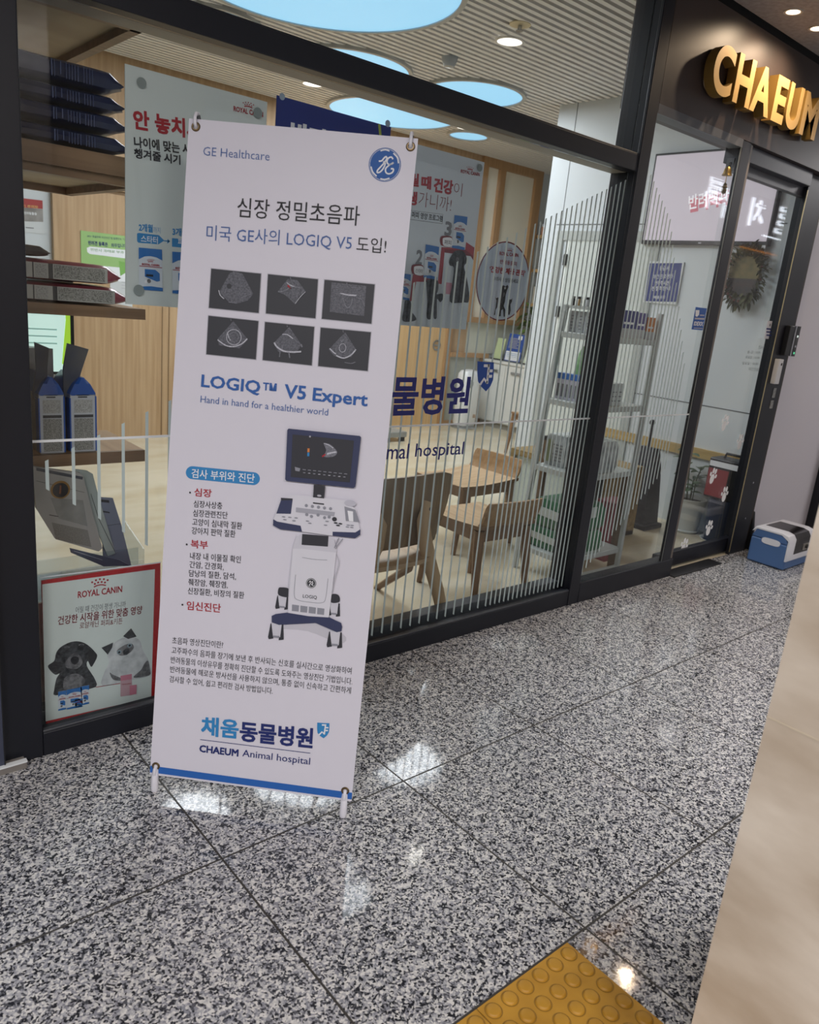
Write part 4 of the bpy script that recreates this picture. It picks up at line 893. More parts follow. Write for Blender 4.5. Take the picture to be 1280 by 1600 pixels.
blue_foil = mat('blue_foil', '1c4f9e', 0.3, coat=0.3); silver_foil = mat('silver_foil', '9a9a98', 0.35, noise=('7e7d7b', 8, (1, 1, 1))); lab = mat('bag_label_white', 'b9bbc0', 0.4)
navy_flap = mat('navy_grey_flap', '3a4256', 0.4, noise=('5c5a58', 12, (1, 1, 1)))
def standing_bag(x0, x1, y0, y1, z0, h, lean, label):
    t = thing('pet_food_bag', ((x0+x1)/2, (y0+y1)/2, z0), label, 'bag', 'standing blue food bags')
    xm = (x0+x1)/2; w = (x1-x0)/2; f = MB()
    def ring(z, k, b=1.0):
        ww = w*k; return [(xm-ww, y0+0.01*(1-k), z), (xm-ww*.5, y0, z), (xm+ww*.5, y0, z), (xm+ww, y0+0.01*(1-k), z), (xm+ww, y1, z), (xm-ww, y1, z)]
    zs = [(0, .93), (.02, 1.0), (.3, 1.02), (.6, 1.0), (.72, .98)]
    f.grid([ring(z0+h*a, k) for a, k in zs], silver_foil, False, True, True)
    f.build('bag_body', t)
    f = MB(); f.grid([ring(z0+h*.7, .985), ring(z0+h*.74, .97), ring(z0+h*.85, .6), ring(z0+h*.93, .14)], blue_foil, False, True, True); f.build('bag_top', t)
    f = MB(); f.box((xm-w*.98, y0-0.0012, z0+h*.01), (xm+w*.92, y0-0.0002, z0+h*.71), lab)
    f.box((xm+w*.9, y0-0.0015, z0+h*.01), (xm+w*1.03, y0+0.03, z0+h*.7), blue_foil); f.box((xm-w*1.04, y0-0.0015, z0+h*.02), (xm-w*.94, y0+0.03, z0+h*.68), blue_foil)
    f.box((xm-w*.72, y0-0.0018, z0+h*.03), (xm+w*.75, y0-0.0012, z0+h*.43), fine); f.box((xm-w*.72, y0-0.0019, z0+h*.44), (xm+w*.75, y0-0.0012, z0+h*.475), mat('ink_charcoal', '38383a', 0.5)); f.box((xm-w*.7, y0-0.0018, z0+h*.5), (xm+w*.7, y0-0.0012, z0+h*.66), fine_w); f.box((xm-w*.4, y0-0.0018, z0+h*.685), (xm+w*.3, y0-0.0012, z0+h*.7), black_m)
    f.build('text_panel', t)
    f = MB(); z1 = z0+h*.8
    a = [(xm-w*.9, y0+0.03, z0+h*.6), (xm-w*.1, y0+0.02, z0+h*.9), (xm+lean[0], y0+0.015, z0+h*1.04), (xm+lean[1], y0+0.01, z0+h*1.27), (xm+lean[2], y0+0.02, z0+h*1.33), (xm+lean[3], y0+0.03, z0+h*1.02), (xm-w*1.15, y0+0.04, z0+h*.7)]
    f.prism(a, (0, 0.006, 0), navy_flap); f.build('folded_flap', t)
    return t
standing_bag(0.642, 0.712, 0.215, 0.40, 0.8585, 0.24, (-0.004, 0.0, -0.035, -0.03), 'blue and silver food bag standing on the low oak shelf beside the charcoal post')
standing_bag(0.728, 0.803, 0.215, 0.40, 0.8585, 0.24, (0.005, 0.022, -0.035, -0.045), 'blue and silver food bag standing nearest the open end of the low shelf')
t = thing('pet_food_bag', (0.62, 0.46, 0.858), 'grey foil bag standing behind the two blue food bags', 'bag')
f = MB(); f.grid([[(0.50, 0.405, 0.859+h), (0.74, 0.405, 0.859+h), (0.74-k, 0.52, 0.859+h), (0.50, 0.52, 0.859+h)] for h, k in ((0, 0), (0.18, 0.0), (0.25, 0.03), (0.285, 0.1))], silver_foil, False, True, True); f.build('bag_body', t)
# screen on a stand behind the shelf
t = thing('information_screen', (0.72, 0.92, 0), 'lit white and lime information screen behind the standing food bags', 'screen')
MB().box((0.42, 0.905, 1.0), (0.962, 0.94, 1.34), black_m).build('housing', t)
MB().box((0.43, 0.902, 1.01), (0.948, 0.905, 1.33), mat('lit_mint_screen', 'dff5ee', 0.3, emit='d4f6ec', es=0.75)).build('display', t)
f = MB(); lm = mat('lit_lime_screen', 'b6e04a', 0.3, emit='a9dc3c', es=0.7)
f.face([(0.915, 0.9015, 1.04), (0.948, 0.9015, 1.012), (0.948, 0.9015, 1.33), (0.925, 0.9015, 1.33), (0.932, 0.9015, 1.2)], lm)
for z in (1.16, 1.135, 1.11): f.box((0.79, 0.901, z), (0.9, 0.9018, z+0.005), mat('screen_text', '9cc0b8', 0.5, emit='9cc0b8', es=0.5))
f.build('screen_picture', t)
MB().box((0.55, 0.91, 0.02), (0.6, 0.935, 1.0), black_m).build('stand', t); MB().box((0.42, 0.80, 0), (0.75, 1.04, 0.02), black_m).build('foot', t)

# ------------------------------------------------------------------ leaflets in the acrylic holder
t = thing('display_plinth', (0.75, 0.28, 0), 'low pale plinth behind the red rimmed board carrying the leaflet holder', 'plinth')
MB().box((0.585, 0.13, 0), (0.925, 0.37, 0.43), mat('plinth_cream', 'd5cfc0', 0.5)).build('plinth_body', t)
acr = glass_mat('acrylic', 'eef2f4', 1.25)
t = thing('leaflet_holder', (0.75, 0.25, 0.4305), 'clear acrylic leaflet holder on the plinth above the red rimmed board', 'holder')
f = MB().hexa([(0.585, 0.135, 0.434), (0.9, 0.135, 0.434), (0.9, 0.14, 0.434), (0.585, 0.14, 0.434), (0.585, 0.135, 0.56), (0.9, 0.135, 0.56), (0.9, 0.14, 0.56), (0.585, 0.14, 0.56)], acr); f.build('front_wall', t)
MB().box((0.585, 0.135, 0.4305), (0.904, 0.35, 0.434), acr).build('base', t); MB().hexa([(0.92, 0.145, 0.434), (0.924, 0.145, 0.434), (0.924, 0.345, 0.434), (0.92, 0.345, 0.434), (0.92, 0.145, 0.55), (0.924, 0.145, 0.55), (0.924, 0.31, 0.6), (0.92, 0.31, 0.6)], acr).build('side_wall', t)
def leaflet(label, pts, y, m, th, deco):
    o = MB().prism([at(x, yy, 1, y) for x, yy in pts], (0, th, 0), m).build('leaflet', bevel=0.0); tag(o, label, 'leaflet', 'leaflets in the acrylic holder')
    p = Print((0.7, y, 0.6), (0, -1, 0), (1, 0, 0)); p.z(20, 680, 4.923); deco(p); p.build('printed_cover', o); return o
Q = lambda L: [(20+a/4.923, 680+b/4.923) for a, b in L]
def d1_(p):
    p.poly([(180, 248), (540, 320), (535, 342), (180, 272)], mat('leaflet_dark', '43454d', 0.5), 1); p.ell((366, 420), (366, 350), mat('leaflet_orange', '8e6a34', 0.5), 1); p.ell((366, 422), (366, 366), ink_k, 2); p.stroke([(366, 385), (362, 450)], 14, mat('leaflet_rust', '7e4a30', 0.5), 3, 0)
    p.stroke([(180, 350), (550, 440)], 3, ink_k, 1, 0); p.poly([(300, 670), (575, 730), (605, 860), (330, 800)], mat('leaflet_text', '85827c', 0.6, noise=('6b6862', 300, (1, 1, 1))), 1); p.poly([(290, 480), (540, 500), (575, 700), (350, 640)], mat('leaflet_photo', '8d8c88', 0.6, noise=('7a7975', 30, (1, 1, 1))), 1)
    p.stroke([(280, 612), (350, 625)], 6, ink_k, 2, 0)
leaflet('grey brown veterinary leaflet with a round orange emblem in the acrylic holder', Q([(150, 240), (520, 290), (545, 325), (625, 640), (690, 870), (660, 895), (330, 800), (180, 560)]), 0.168, mat('leaflet_grey', '9b9893', 0.5), 0.012, d1_)
def d2_(p):
    p.stroke([(600, 450), (660, 640), (790, 905)], 4, ink_k, 1, 0)
leaflet('plain mint grey booklet behind the orange emblem leaflet', Q([(480, 262), (570, 272), (615, 298), (660, 470), (790, 910), (730, 930), (560, 520)]), 0.182, mat('leaflet_mint', '9aa29d', 0.5), 0.006, d2_)
def d3_(p):
    p.poly([(678, 492), (740, 500), (742, 520), (680, 514)], ink_k, 1); p.poly([(690, 580), (745, 590), (745, 600), (692, 592)], ink_k, 1); p.stroke([(690, 700), (830, 680)], 3, ink_k, 1, 0)
leaflet('slate blue leaflet at the open side of the acrylic holder', Q([(670, 478), (770, 484), (835, 690), (912, 1000), (700, 1010), (690, 760)]), 0.190, mat('leaflet_slate', '747a8c', 0.5), 0.006, d3_)
leaflet('dark blue leaflet low in the acrylic holder under the others', Q([(440, 870), (560, 900), (820, 960), (905, 1005), (700, 1010), (450, 905)]), 0.150, mat('leaflet_navy', '4b5468', 0.5), 0.006, lambda p: p.stroke([(470, 890), (690, 960)], 4, ink_lgrey, 1, 0))

# ------------------------------------------------------------------ prints on the oak wall
def wall_sheet(name, label, pts4, y, m, cat='poster', axis=1, group=None, th=0.004):
    """sheet on a wall from its measured corners (upper left, lower right)"""
    a, b = at(*pts4[0], axis, y), at(*pts4[1], axis, y)
    if axis == 1: o = MB().box((a.x, y, b.z), (b.x, y+th, a.z), m).build(name, origin=((a.x+b.x)/2, y, b.z)); p = Print((a.x, y, b.z), (0, -1, 0), (1, 0, 0))
    else: o = MB().box((y, b.y, b.z), (y+th, a.y, a.z), m).build(name, origin=(y, (a.y+b.y)/2, b.z)); p = Print((y, a.y, b.z), (-1, 0, 0), (0, -1, 0))
    tag(o, label, cat, group); return o, p
FY = FAR-0.036
o, p = wall_sheet('poster', 'red headed notice on the far wall above the wine red bags', ((30, 309), (69, 366)), FAR-0.004, mat('notice_white', 'd2d6d8', 0.5), group=None)
p.z(20, 300, 6.4); p.poly([(40, 55), (298, 85), (300, 170), (40, 150)], mat('notice_red', 'a02a2c', 0.5), 1); p.text('건강기 주의보', (20, 150), (255, 166), 30, mat('notice_yellow', 'd9a860', 0.5), 2, .02); p.poly([(40, 150), (300, 172), (304, 300), (40, 290)], mat('notice_photo', '6b6866', 0.5, noise=('a9a6a3', 8, (1, 1, 1))), 1); p.text('반려동물용', (110, 222), (240, 234), 28, ink_white, 2, .02); p.stroke([(130, 355), (210, 362)], 10, ink_grey, 1, 0); p.build('lettering', o)
o, p = wall_sheet('poster', 'light green pet registration notice on the oak wall beside the red bags', ((126, 360), (200, 440)), FY, mat('notice_green', '9ac07a', 0.5))
p.z(20, 300, 6.4); p.text('2021 동물등록 자진신고 및 집중단속 기간 운영', (742, 452), (1180, 492), 24, ink_navy, 1); p.text('반려견 등록은', (755, 528), (950, 548), 44, ink_navy, 1, .03); p.text('의무입니다', (985, 552), (1140, 560), 40, ink_navy, 1, .02)
p.poly([(740, 560), (770, 545), (1130, 580), (1145, 610), (1130, 665), (770, 620), (745, 600)], ink_white, 1); p.text('위반시 과태료 부과', (775, 590), (1110, 620), 30, mat('ink_green', '5f9a52', 0.5), 2); p.poly([(690, 720), (1130, 760), (1140, 900), (690, 880)], ink_white, 1); p.poly([(1060, 690), (1135, 705), (1140, 800), (1075, 840)], mat('notice_green_dark', '7fb35c', 0.5), 2); p.build('lettering', o)
o, p = wall_sheet('paper_note', 'white paper note pinned low on the oak wall behind the red bags', ((172, 430), (207, 480)), FY+0.002, mat('note_white', 'cfd2d4', 0.5), 'note')
p.z(20, 300, 6.4)
for yy in (900, 930, 960): p.stroke([(1085, yy), (1130, yy+6)], 5, ink_lgrey, 1, 0)
p.build('lettering', o)
# ------------------------------------------------------------------ clinic furniture
cw = wood_mat('chair_oak', 'b08c62', '96734c', 'Y', 0.42); cw_d = wood_mat('chair_oak_leg', '8b6a4a', '755637', 'Z', 0.42); cw_t = wood_mat('chair_seat_oak', 'c8aa84', 'b5946c', 'Y', 0.38)
def low_chair(name, loc, rot, label, w=0.46, d=0.40, sz=0.405, bh=0.16):
    """low plywood chair, local front towards -y, built at the origin and then placed"""
    t = thing(name, (0, 0, 0), label, 'chair', 'low oak chairs')
    f = MB(); rows = []
    for j in range(9):
        v = j/8; y = -d/2+d*v; z = sz+0.012*math.cos(v*math.pi)*-0.6-0.01*math.sin(v*math.pi)
        rows.append([(w*0.5*u*(0.96+0.04*v), y, z+0.004*u*u) for u in (-1, -.98, -.6, -.2, .2, .6, .98, 1)])
    low = [[(p[0], p[1], p[2]-0.018) for p in r] for r in rows]
    f.grid(rows, cw_t); f.grid([r[::-1] for r in low], cw_t)
    f.grid([rows[0], low[0]], cw_d, False); f.grid([low[-1], rows[-1]], cw_d, False)
    f.grid([[r[0] for r in low], [r[0] for r in rows]], cw_d, False); f.grid([[r[-1] for r in rows], [r[-1] for r in low]], cw_d, False)
    f.build('seat', t)
    f = MB(); rows = []
    for j in range(7):
        v = j/6; z = sz-0.012+(bh+0.012)*v; yy = d/2-0.035+0.03*v*v+0.03*min(1, v*2.5)
        rows.append([(w*0.5*u*(0.97 if v < .95 else .93), yy+0.012*(1-u*u), z) for u in (-1, -.9, -.5, 0, .5, .9, 1)])
    back = [[(p[0], p[1]+0.015, p[2]) for p in r] for r in rows]
    f.grid([r[::-1] for r in rows], cw); f.grid(back, cw); f.grid([rows[-1], back[-1]], cw, False); f.grid([back[0], rows[0]], cw, False)
    f.grid([[r[0] for r in rows], [r[0] for r in back]], cw, False); f.grid([[r[-1] for r in back], [r[-1] for r in rows]], cw, False)
    f.build('backrest', t)
    f = MB()
    for s in (-1, 1):
        f.hexa([(s*w*.40-.012, -d*.40, sz-.075), (s*w*.40+.012, -d*.40, sz-.075), (s*w*.40+.012, d*.40, sz-.075), (s*w*.40-.012, d*.40, sz-.075), (s*w*.42-.012, -d*.44, sz-.019), (s*w*.42+.012, -d*.44, sz-.019), (s*w*.42+.012, d*.44, sz-.019), (s*w*.42-.012, d*.44, sz-.019)], cw_d)
        f.box((-w*.42, s*d*.41-.011, sz-.075), (w*.42, s*d*.41+.011, sz-.019), cw_d)
    f.build('apron', t)
    for sx in (-1, 1):
        for sy in (-1, 1):
            f = MB(); xt, yt, xb, yb = sx*w*.42, sy*d*.42, sx*w*.47, sy*d*.52
            f.tube([(xt, yt, sz-.02), (xt*1.02, yt*1.03, sz-.09), ((xt+xb)/2, (yt+yb)/2, sz*.45), (xb, yb, 0.0)], [.026, .026, .021, .014], cw_d, 8); f.build('leg', t)
    t.location = loc; t.rotation_euler = (0, 0, rot); return t
low_chair('low_chair', (2.71, 0.375, 0), math.radians(177), 'low oak chair with its back to the glass behind the navy window lettering', 0.37, 0.40, 0.405, 0.13)
low_chair('low_chair', (3.26, 1.03, 0), math.radians(-88), 'honey coloured low oak chair facing the room behind the other low chairs', 0.40, 0.48, 0.405, 0.115)
low_chair('low_chair', (5.93, 2.74, 0), math.radians(-90), 'oak chair half hidden by the white wall corner near the white drawer cabinet', 0.42, 0.40, 0.42, 0.2)
# bent plywood lounge chair with its back to the glass
t = thing('lounge_chair', (2.0, 0.45, 0), 'bent oak plywood lounge chair beside the edge of the white banner', 'chair')
ply = wood_mat('lounge_ply', '8a704c', '745b3b', 'Z', 0.42)
f = MB(); rows = []
for j in range(9):
    v = j/8; z = 0.375+0.315*v
    wv = 0.30+0.045*math.sin(min(1, v*1.2)*math.pi/2)
    rows.append([(2.02+wv*u, 0.215-0.05*v*0.4+0.075*(u*u)*1.0-0.01*math.sin(v*3.1), z-(0.02*u*u if j == 0 else 0)-(0.03*abs(u)**6 if j == 8 else 0)) for u in (-1, -.8, -.55, -.3, 0, .3, .55, .8, .95, 1)])
bk = [[(p[0], p[1]-0.014, p[2]) for p in r] for r in rows]
f.grid(rows[::-1], ply); f.grid(bk, ply)
f.grid([rows[-1], bk[-1]], ply, False); f.grid([bk[0], rows[0]], ply, False); f.grid([[r[-1] for r in rows], [r[-1] for r in bk]], ply, False); f.grid([[r[0] for r in bk], [r[0] for r in rows]], ply, False)
f.build('backrest', t)
f = MB(); rim = []
for k in range(28):
    q = 2*math.pi*k/28; c, s = math.cos(q), math.sin(q)
    rim.append((2.0+0.29*math.copysign(abs(c)**.6, c), 0.38+0.255*math.copysign(abs(s)**.7, s), 0.335+0.02*s))
f.prism(rim, (0, 0, 0.02), cw_t); f.build('seat', t)
for s in (-1, 1):
    X = lambda x: 2.02+s*(x-2.02)
    f = MB(); pts = [(X(2.165), 0.182, 0.575), (X(2.135), 0.165, 0.50), (X(2.15), 0.16, 0.42), (X(2.2), 0.165, 0.30), (X(2.27), 0.165, 0.15), (X(2.325), 0.16, 0.0)]
    f.tube(pts, [.022, .034, .038, .036, .034, .03], mat('chair_leg_light', 'c3a47c', 0.42), 10, True, 0.5); f.build('rear_leg', t)
    f = MB(); f.tube([(X(2.22), 0.30, 0.335), (X(2.26), 0.36, 0.2), (X(2.29), 0.62, 0.0)], [.022, .02, .015], cw_d, 8); f.build('front_leg', t)
    MB().lathe([(0.0, -.004), (0.008, -.003), (0.008, .006)], (X(2.17), 0.165, 0.545), black_m, 12, (0, 1, 0)).build('bolt', t)

# rack of supplies by the fixed glass panel
rackm = mat('rack_white_steel', 'b9bdba', 0.4)
t = thing('supply_rack', (3.6, 0.46, 0), 'white steel supply rack with sloping front posts beside the fixed glass panel', 'rack')
RX = lambda z: 3.205+0.12*z/1.43
RY = 0.525
for y in (0.20, RY):
    f = MB(); f.hexa([(RX(0)-.014, y-.011, 0), (RX(0)+.014, y-.011, 0), (RX(0)+.014, y+.011, 0), (RX(0)-.014, y+.011, 0), (RX(1.44)-.014, y-.011, 1.44), (RX(1.44)+.014, y-.011, 1.44), (RX(1.44)+.014, y+.011, 1.44), (RX(1.44)-.014, y+.011, 1.44)], rackm); f.build('front_post', t)
    MB().box((3.698, y-.011, 0), (3.722, y+.011, 1.44), rackm).build('rear_post', t)
RS = (0.115, 0.565, 0.925, 1.275)
for z in RS: MB().box((RX(z)-.01, 0.2, z), (3.72, RY, z+0.03), rackm).build('rack_shelf', t, bevel=0.003)
MB().box((RX(1.43), 0.36, 1.425), (3.72, RY, 1.44), rackm).build('top_shelf', t)
MB().box((RX(0.02), 0.192, 0.02), (3.72, 0.212, 0.04), rackm).build('foot_bar', t)
def carton(name, lab, cat, x0, x1, y0, y1, z0, h, m, deco=None, group=None):
    o = MB().box((x0, y0, z0), (x1, y1, z0+h), m).build(name, bevel=0.0015); tag(o, lab, cat, group)
    if deco:
        f = MB(); deco(f, x0, x1, y0, y1, z0, h); f.build('printed_label', o)
    return o
pb = mat('carton_grey', 'b4b6b8', 0.5); dk = mat('carton_text', '6d7074', 0.6)
def dtext(f, x0, x1, y0, y1, z0, h):
    n = 5
    for j in range(n): f.box((x0-.0006, y0+(y1-y0)*.12, z0+h*(.15+.15*j)), (x0, y0+(y1-y0)*(.55+.07*(j % 3)), z0+h*(.19+.15*j)), dk)
    for j in range(3): f.box((x0+(x1-x0)*.1, y0-.0006, z0+h*(.2+.2*j)), (x0+(x1-x0)*.8, y0, z0+h*(.25+.2*j)), dk)
z = RS[3]+0.0305
for k, (a, b, lb) in enumerate(((0.465, 0.512, 'grey medicine carton at the far end of the rack upper shelf'), (0.412, 0.46, 'grey medicine carton second along the rack upper shelf'), (0.355, 0.407, 'grey medicine carton next to the violet cartons of the rack'))):
    carton('medicine_carton', lb, 'box', 3.345, 3.43, a, b, z, 0.108, pb, dtext, 'grey medicine cartons')
vio = mat('carton_violet', '3b3f7c', 0.45); vio2 = mat('carton_purple', '574f8e', 0.45); org = mat('carton_orange', 'd98a4a', 0.45)
def dl(f, x0, x1, y0, y1, z0, h):
    f.box((x0-.0006, y0, z0), (x0, y1, z0+h*.35), pb); f.box((x0, y0-.0006, z0), (x1, y0, z0+h*.35), pb); f.box((x0-.0007, y0+(y1-y0)*.2, z0+h*.5), (x0, y0+(y1-y0)*.8, z0+h*.58), ink_white); f.box((x0+.1*(x1-x0), y0-.0007, z0+h*.5), (x0+.8*(x1-x0), y0, z0+h*.58), ink_white)
carton('medicine_carton', 'navy violet carton on the rack upper shelf behind the fixed glass panel', 'box', 3.40, 3.525, 0.215, 0.30, z, 0.135, vio, dl)
carton('medicine_carton', 'purple carton between the navy violet and orange cartons', 'box', 3.528, 3.612, 0.215, 0.30, z, 0.13, vio2, dl)
carton('medicine_carton', 'orange carton at the near end of the rack upper shelf', 'box', 3.62, 3.69, 0.213, 0.28, z, 0.112, org, dl)
for k in range(7):
    y = 0.375+0.0225*k; xj = 3.36+0.02*(k % 2); jt = thing('small_jar', (xj, y, 1.4405), 'small dark capped jar on the short top shelf of the rack', 'jar', 'small jars on the rack top')
    MB().lathe([(0.0, 0), (0.010, 0), (0.010, 0.03), (0.008, 0.034)], (xj, y, 1.4405), (black_m, mat('jar_amber', '8e6f3a', 0.4), ink_white)[k % 3], 14).build('jar_body', jt)
    MB().lathe([(0.009, 0.034), (0.009, 0.046), (0.0, 0.046)], (xj, y, 1.4405), (mat('jar_cap_grey', '9c9c98', 0.4), black_m, black_m)[k % 3], 14).build('lid', jt)
z = RS[2]+0.0305; bt = mat('carton_blue_top', '2f6fc0', 0.45); wt = mat('carton_lilac', 'c4c3d2', 0.5)
for k in range(6):
    y = 0.335+0.0295*k
    def d6(f, x0, x1, y0, y1, z0, h): f.box((x0-.0006, y0, z0+h*.78), (x0, y1, z0+h), bt); f.box((x0, y0-.0006, z0+h*.78), (x1, y0, z0+h), bt); f.box((x0, y0, z0+h), (x1, y1, z0+h+.0006), bt); f.box((x0-.0006, y0+.005, z0+h*.1), (x0, y1-.006, z0+h*.6), dk)
    carton('tall_carton', 'slim lilac carton with a blue top on the middle rack shelf', 'box', 3.32, 3.37, y, y+0.0265, z, 0.135, wt, d6, 'blue topped slim cartons')
for k in range(3): carton('tall_carton', 'slim pale carton without a blue top on the middle rack shelf', 'box', 3.38+0.05*k, 3.425+0.05*k, 0.225, 0.27, z, 0.115, mat('carton_pale', 'bcc2c4', 0.5), dtext, 'pale slim cartons')
gp = mat('green_leaf_pouch', '6fa566', 0.4, noise=('a9cf9a', 5, (1, 1, 3)))
f = MB(); f.grid([[(3.45-k, 0.34, z+h), (3.45-k, 0.47, z+h), (3.455, 0.47, z+h), (3.455, 0.34, z+h)] for h, k in ((0, .05), (.1, .055), (.24, .03), (.28, .004))], gp, True, True, True)
tag(f.build('leaf_pouch'), 'green leaf patterned pouch standing behind the blue topped cartons', 'bag')
z = RS[1]+0.0305
film2 = mat('clear_packet', 'c7cccd', 0.25, noise=('8f9698', 16, (1, 1, 1)))
for k, (a, b, lb) in enumerate(((0.37, 0.51, 'glossy clear packet at the far end of the lower rack shelf'), (0.215, 0.36, 'glossy clear packet at the near end of the lower rack shelf'))):
    pt = thing('supply_packet', (3.45, (a+b)/2, z), lb, 'packet', 'clear packets')
    f = MB(); f.grid([[(3.30+q, a+q, z+h), (3.56-q, a+q, z+h), (3.56-q, b-q, z+h), (3.30+q, b-q, z+h)] for h, q in ((0, .008), (.03, 0), (.14, .003), (.168, .012))], film2, False, True, True); f.build('wrapper', pt)
    f = MB()
    for j in range(6): f.box((3.2985, a+.02, z+.03+.017*j), (3.30, a+.07+.006*(j % 3), z+.036+.017*j), dk)
    f.box((3.298, b-.05, z+.02), (3.2995, b-.02, z+.14), mat('packet_olive', '8f9a72', 0.5)); f.build('printed_label', pt)
# green litter bags on the lowest shelf
z = RS[0]+0.0305; grn = mat('deep_green_bag', '1f5a36', 0.4, noise=('2d7148', 6, (1, 1, 1))); lwh = mat('bag_white_label', 'c2c9c3', 0.5)
for k, (y0, y1, z0, z1, lb) in enumerate(((0.225, 0.505, z, z+0.115, 'deep green bag with white label lowest on the rack under another green bag'), (0.235, 0.50, z+0.1205, z+0.27, 'deep green bag with white label stacked on a green bag'))):
    gt = thing('litter_bag', (3.4, (y0+y1)/2, z0), lb, 'bag', 'deep green bags on the rack')
    f = MB(); f.grid([[(3.24+q+.01*k, y0+q, z0+h*(z1-z0)), (3.56-q, y0+q, z0+h*(z1-z0)), (3.56-q, y1-q, z0+h*(z1-z0)), (3.24+q+.01*k, y1-q, z0+h*(z1-z0))] for h, q in ((0, .012), (.15, 0), (.8, .002), (1, .02))], grn, False, True, True); f.build('bag_body', gt)
    f = MB(); xm = 3.2385+.01*k; h = z1-z0
    f.hexa([(xm-.001, y0+.03, z0+h*.35), (xm, y0+.03, z0+h*.35), (xm, y1-.03, z0+h*.42), (xm-.001, y1-.03, z0+h*.42), (xm-.001, y0+.03, z0+h*.68), (xm, y0+.03, z0+h*.68), (xm, y1-.03, z0+h*.74), (xm-.001, y1-.03, z0+h*.74)], lwh)
    if k: f.box((3.3, y0-.0005, z0+h*.5), (3.48, y0+.003, z0+h*.9), lwh)
    f.build('white_label', gt)
# oak console and small table behind the rack
t = thing('console_cabinet', (4.2, 0.95, 0), 'low oak framed cabinet with pale sides behind the rack', 'cabinet')
con = wood_mat('console_oak', '9c8455', '836c40', 'Y', 0.5); pale = mat('pale_panel', 'c3cdc6', 0.4)
f = MB().box((4.0, 0.62, 0.43), (4.5, 1.37, 0.47), con); f.box((4.0, 1.33, 0), (4.5, 1.37, 0.43), con); f.box((4.0, 0.62, 0), (4.5, 0.66, 0.43), con); f.box((4.0, 0.62, 0.0), (4.5, 1.37, 0.03), con); f.build('carcass', t)
MB().box((4.03, 0.66, 0.03), (4.05, 1.33, 0.43), pale).build('side_panel', t)
tag(MB().box((4.06, 0.74, 0.4705), (4.3, 1.2, 0.53), black_m).build('flat_case', bevel=0.008), 'flat black case lying on the low oak cabinet behind the rack', 'case')
dw = wood_mat('dark_oak', '6b543c', '57432d', 'Z', 0.5)
t = thing('folding_table', (3.95, 0.66, 0), 'black topped folding table on a dark oak board foot behind the rack', 'table')
MB().box((3.76, 0.56, 0.63), (3.99, 0.9, 0.655), black_m).build('tabletop', t)
MB().box((3.76, 0.56, 0), (3.80, 0.60, 0.63), dw).build('leg', t); MB().box((3.95, 0.56, 0), (3.985, 0.60, 0.63), black_m).build('leg', t); MB().box((3.76, 0.86, 0), (3.80, 0.9, 0.63), dw).build('leg', t)
o = MB().box((3.742, 0.225, 0), (3.766, 0.285, 0.56), dw).build('oak_board'); tag(o, 'narrow dark oak board standing against the near rear post of the rack', 'board')
t = thing('shopping_bag', (3.86, 0.4, 0), 'dark red paper bag standing on the floor behind the rack', 'bag')
f = MB().box((3.79, 0.34, 0), (3.96, 0.46, 0.36), mat('dark_red_paper', '7a2f36', 0.5)); f.build('bag_body', t); MB().tube([(3.83, 0.34, 0.36), (3.84, 0.34, 0.45), (3.91, 0.34, 0.45), (3.92, 0.34, 0.36)], 0.004, black_m, 6).build('handle', t)
# black covered stand
t = thing('covered_stand', (4.78, 0.70, 0), 'black cloth covered stand on a dark base beside the potted plant', 'stand')
blk = mat('black_cloth', '1b1c20', 0.7); gb = mat('grey_black_cloth', '33353a', 0.7, noise=('232428', 60, (1, 1, 1)))
MB().box((4.64, 0.62, 0), (4.86, 0.92, 0.035), blk).build('base', t, bevel=0.008)
f = MB(); f.grid([[(4.66+q, 0.65+q, zz), (4.84-q, 0.65+q*.6, zz), (4.84-q, 0.89-q, zz), (4.66+q, 0.89-q, zz)] for zz, q in ((.035, 0), (.2, .015), (.42, .04), (.56, .07))], gb, False, True, True); f.build('cloth_cover', t)
f = MB(); f.tube([(4.75, 0.77, 0.55), (4.75, 0.775, 0.72)], [.012, .01], blk, 8); f.ball((4.75, 0.775, 0.73), 0.02, blk); f.build('pole', t)
# potted plant and navy pot
leaf_m = mat('leaf_green', '2e4a2c', 0.4, noise=('47663c', 8, (1, 1, 1))); leaf_l = mat('leaf_olive', '7e9a3e', 0.45, noise=('5c7d30', 8, (1, 1, 1)))
def leaf(f, p, d, L, W, m, droop=0.3):
    p = Vector(p); d = Vector(d).normalized(); s = d.cross(Vector((0, 0, 1)));
    s = s.normalized() if s.length > 1e-3 else Vector((1, 0, 0)); n = s.cross(d)
    rows = []
    for i in range(6):
        u = i/5; w = W*math.sin(math.pi*min(1, u*0.93+0.05))**0.8; c = p+d*(L*u)-Vector((0, 0, 1))*(droop*L*u*u)
        rows.append([c-s*w+n*w*.25, c, c+s*w+n*w*.25])
    f.grid(rows, m)
pc = at(1075, 836, 2, 0); pc = Vector((pc.x+0.09, pc.y+0.09, 0))
t = thing('plant_pot', pc, 'white round plant pot on the clinic floor behind the sliding door', 'pot')
MB().lathe([(0.0, 0.0), (0.095, 0.0), (0.105, 0.015), (0.092, 0.02), (0.118, 0.235), (0.122, 0.24), (0.112, 0.24), (0.108, 0.21), (0.0, 0.21)], pc, mat('white_pot', 'd8dddb', 0.35), 32, cap=False).build('pot_body', t)
MB().lathe([(0.108, 0.212), (0.0, 0.22)], pc, mat('soil', '33281f', 0.9), 24, cap=False).build('soil', t)
pt = thing('rubber_plant', (pc.x, pc.y, 0.2225), 'dark green rubber plant growing in the white pot', 'plant')
f = MB(); g = MB(); random.seed(3)
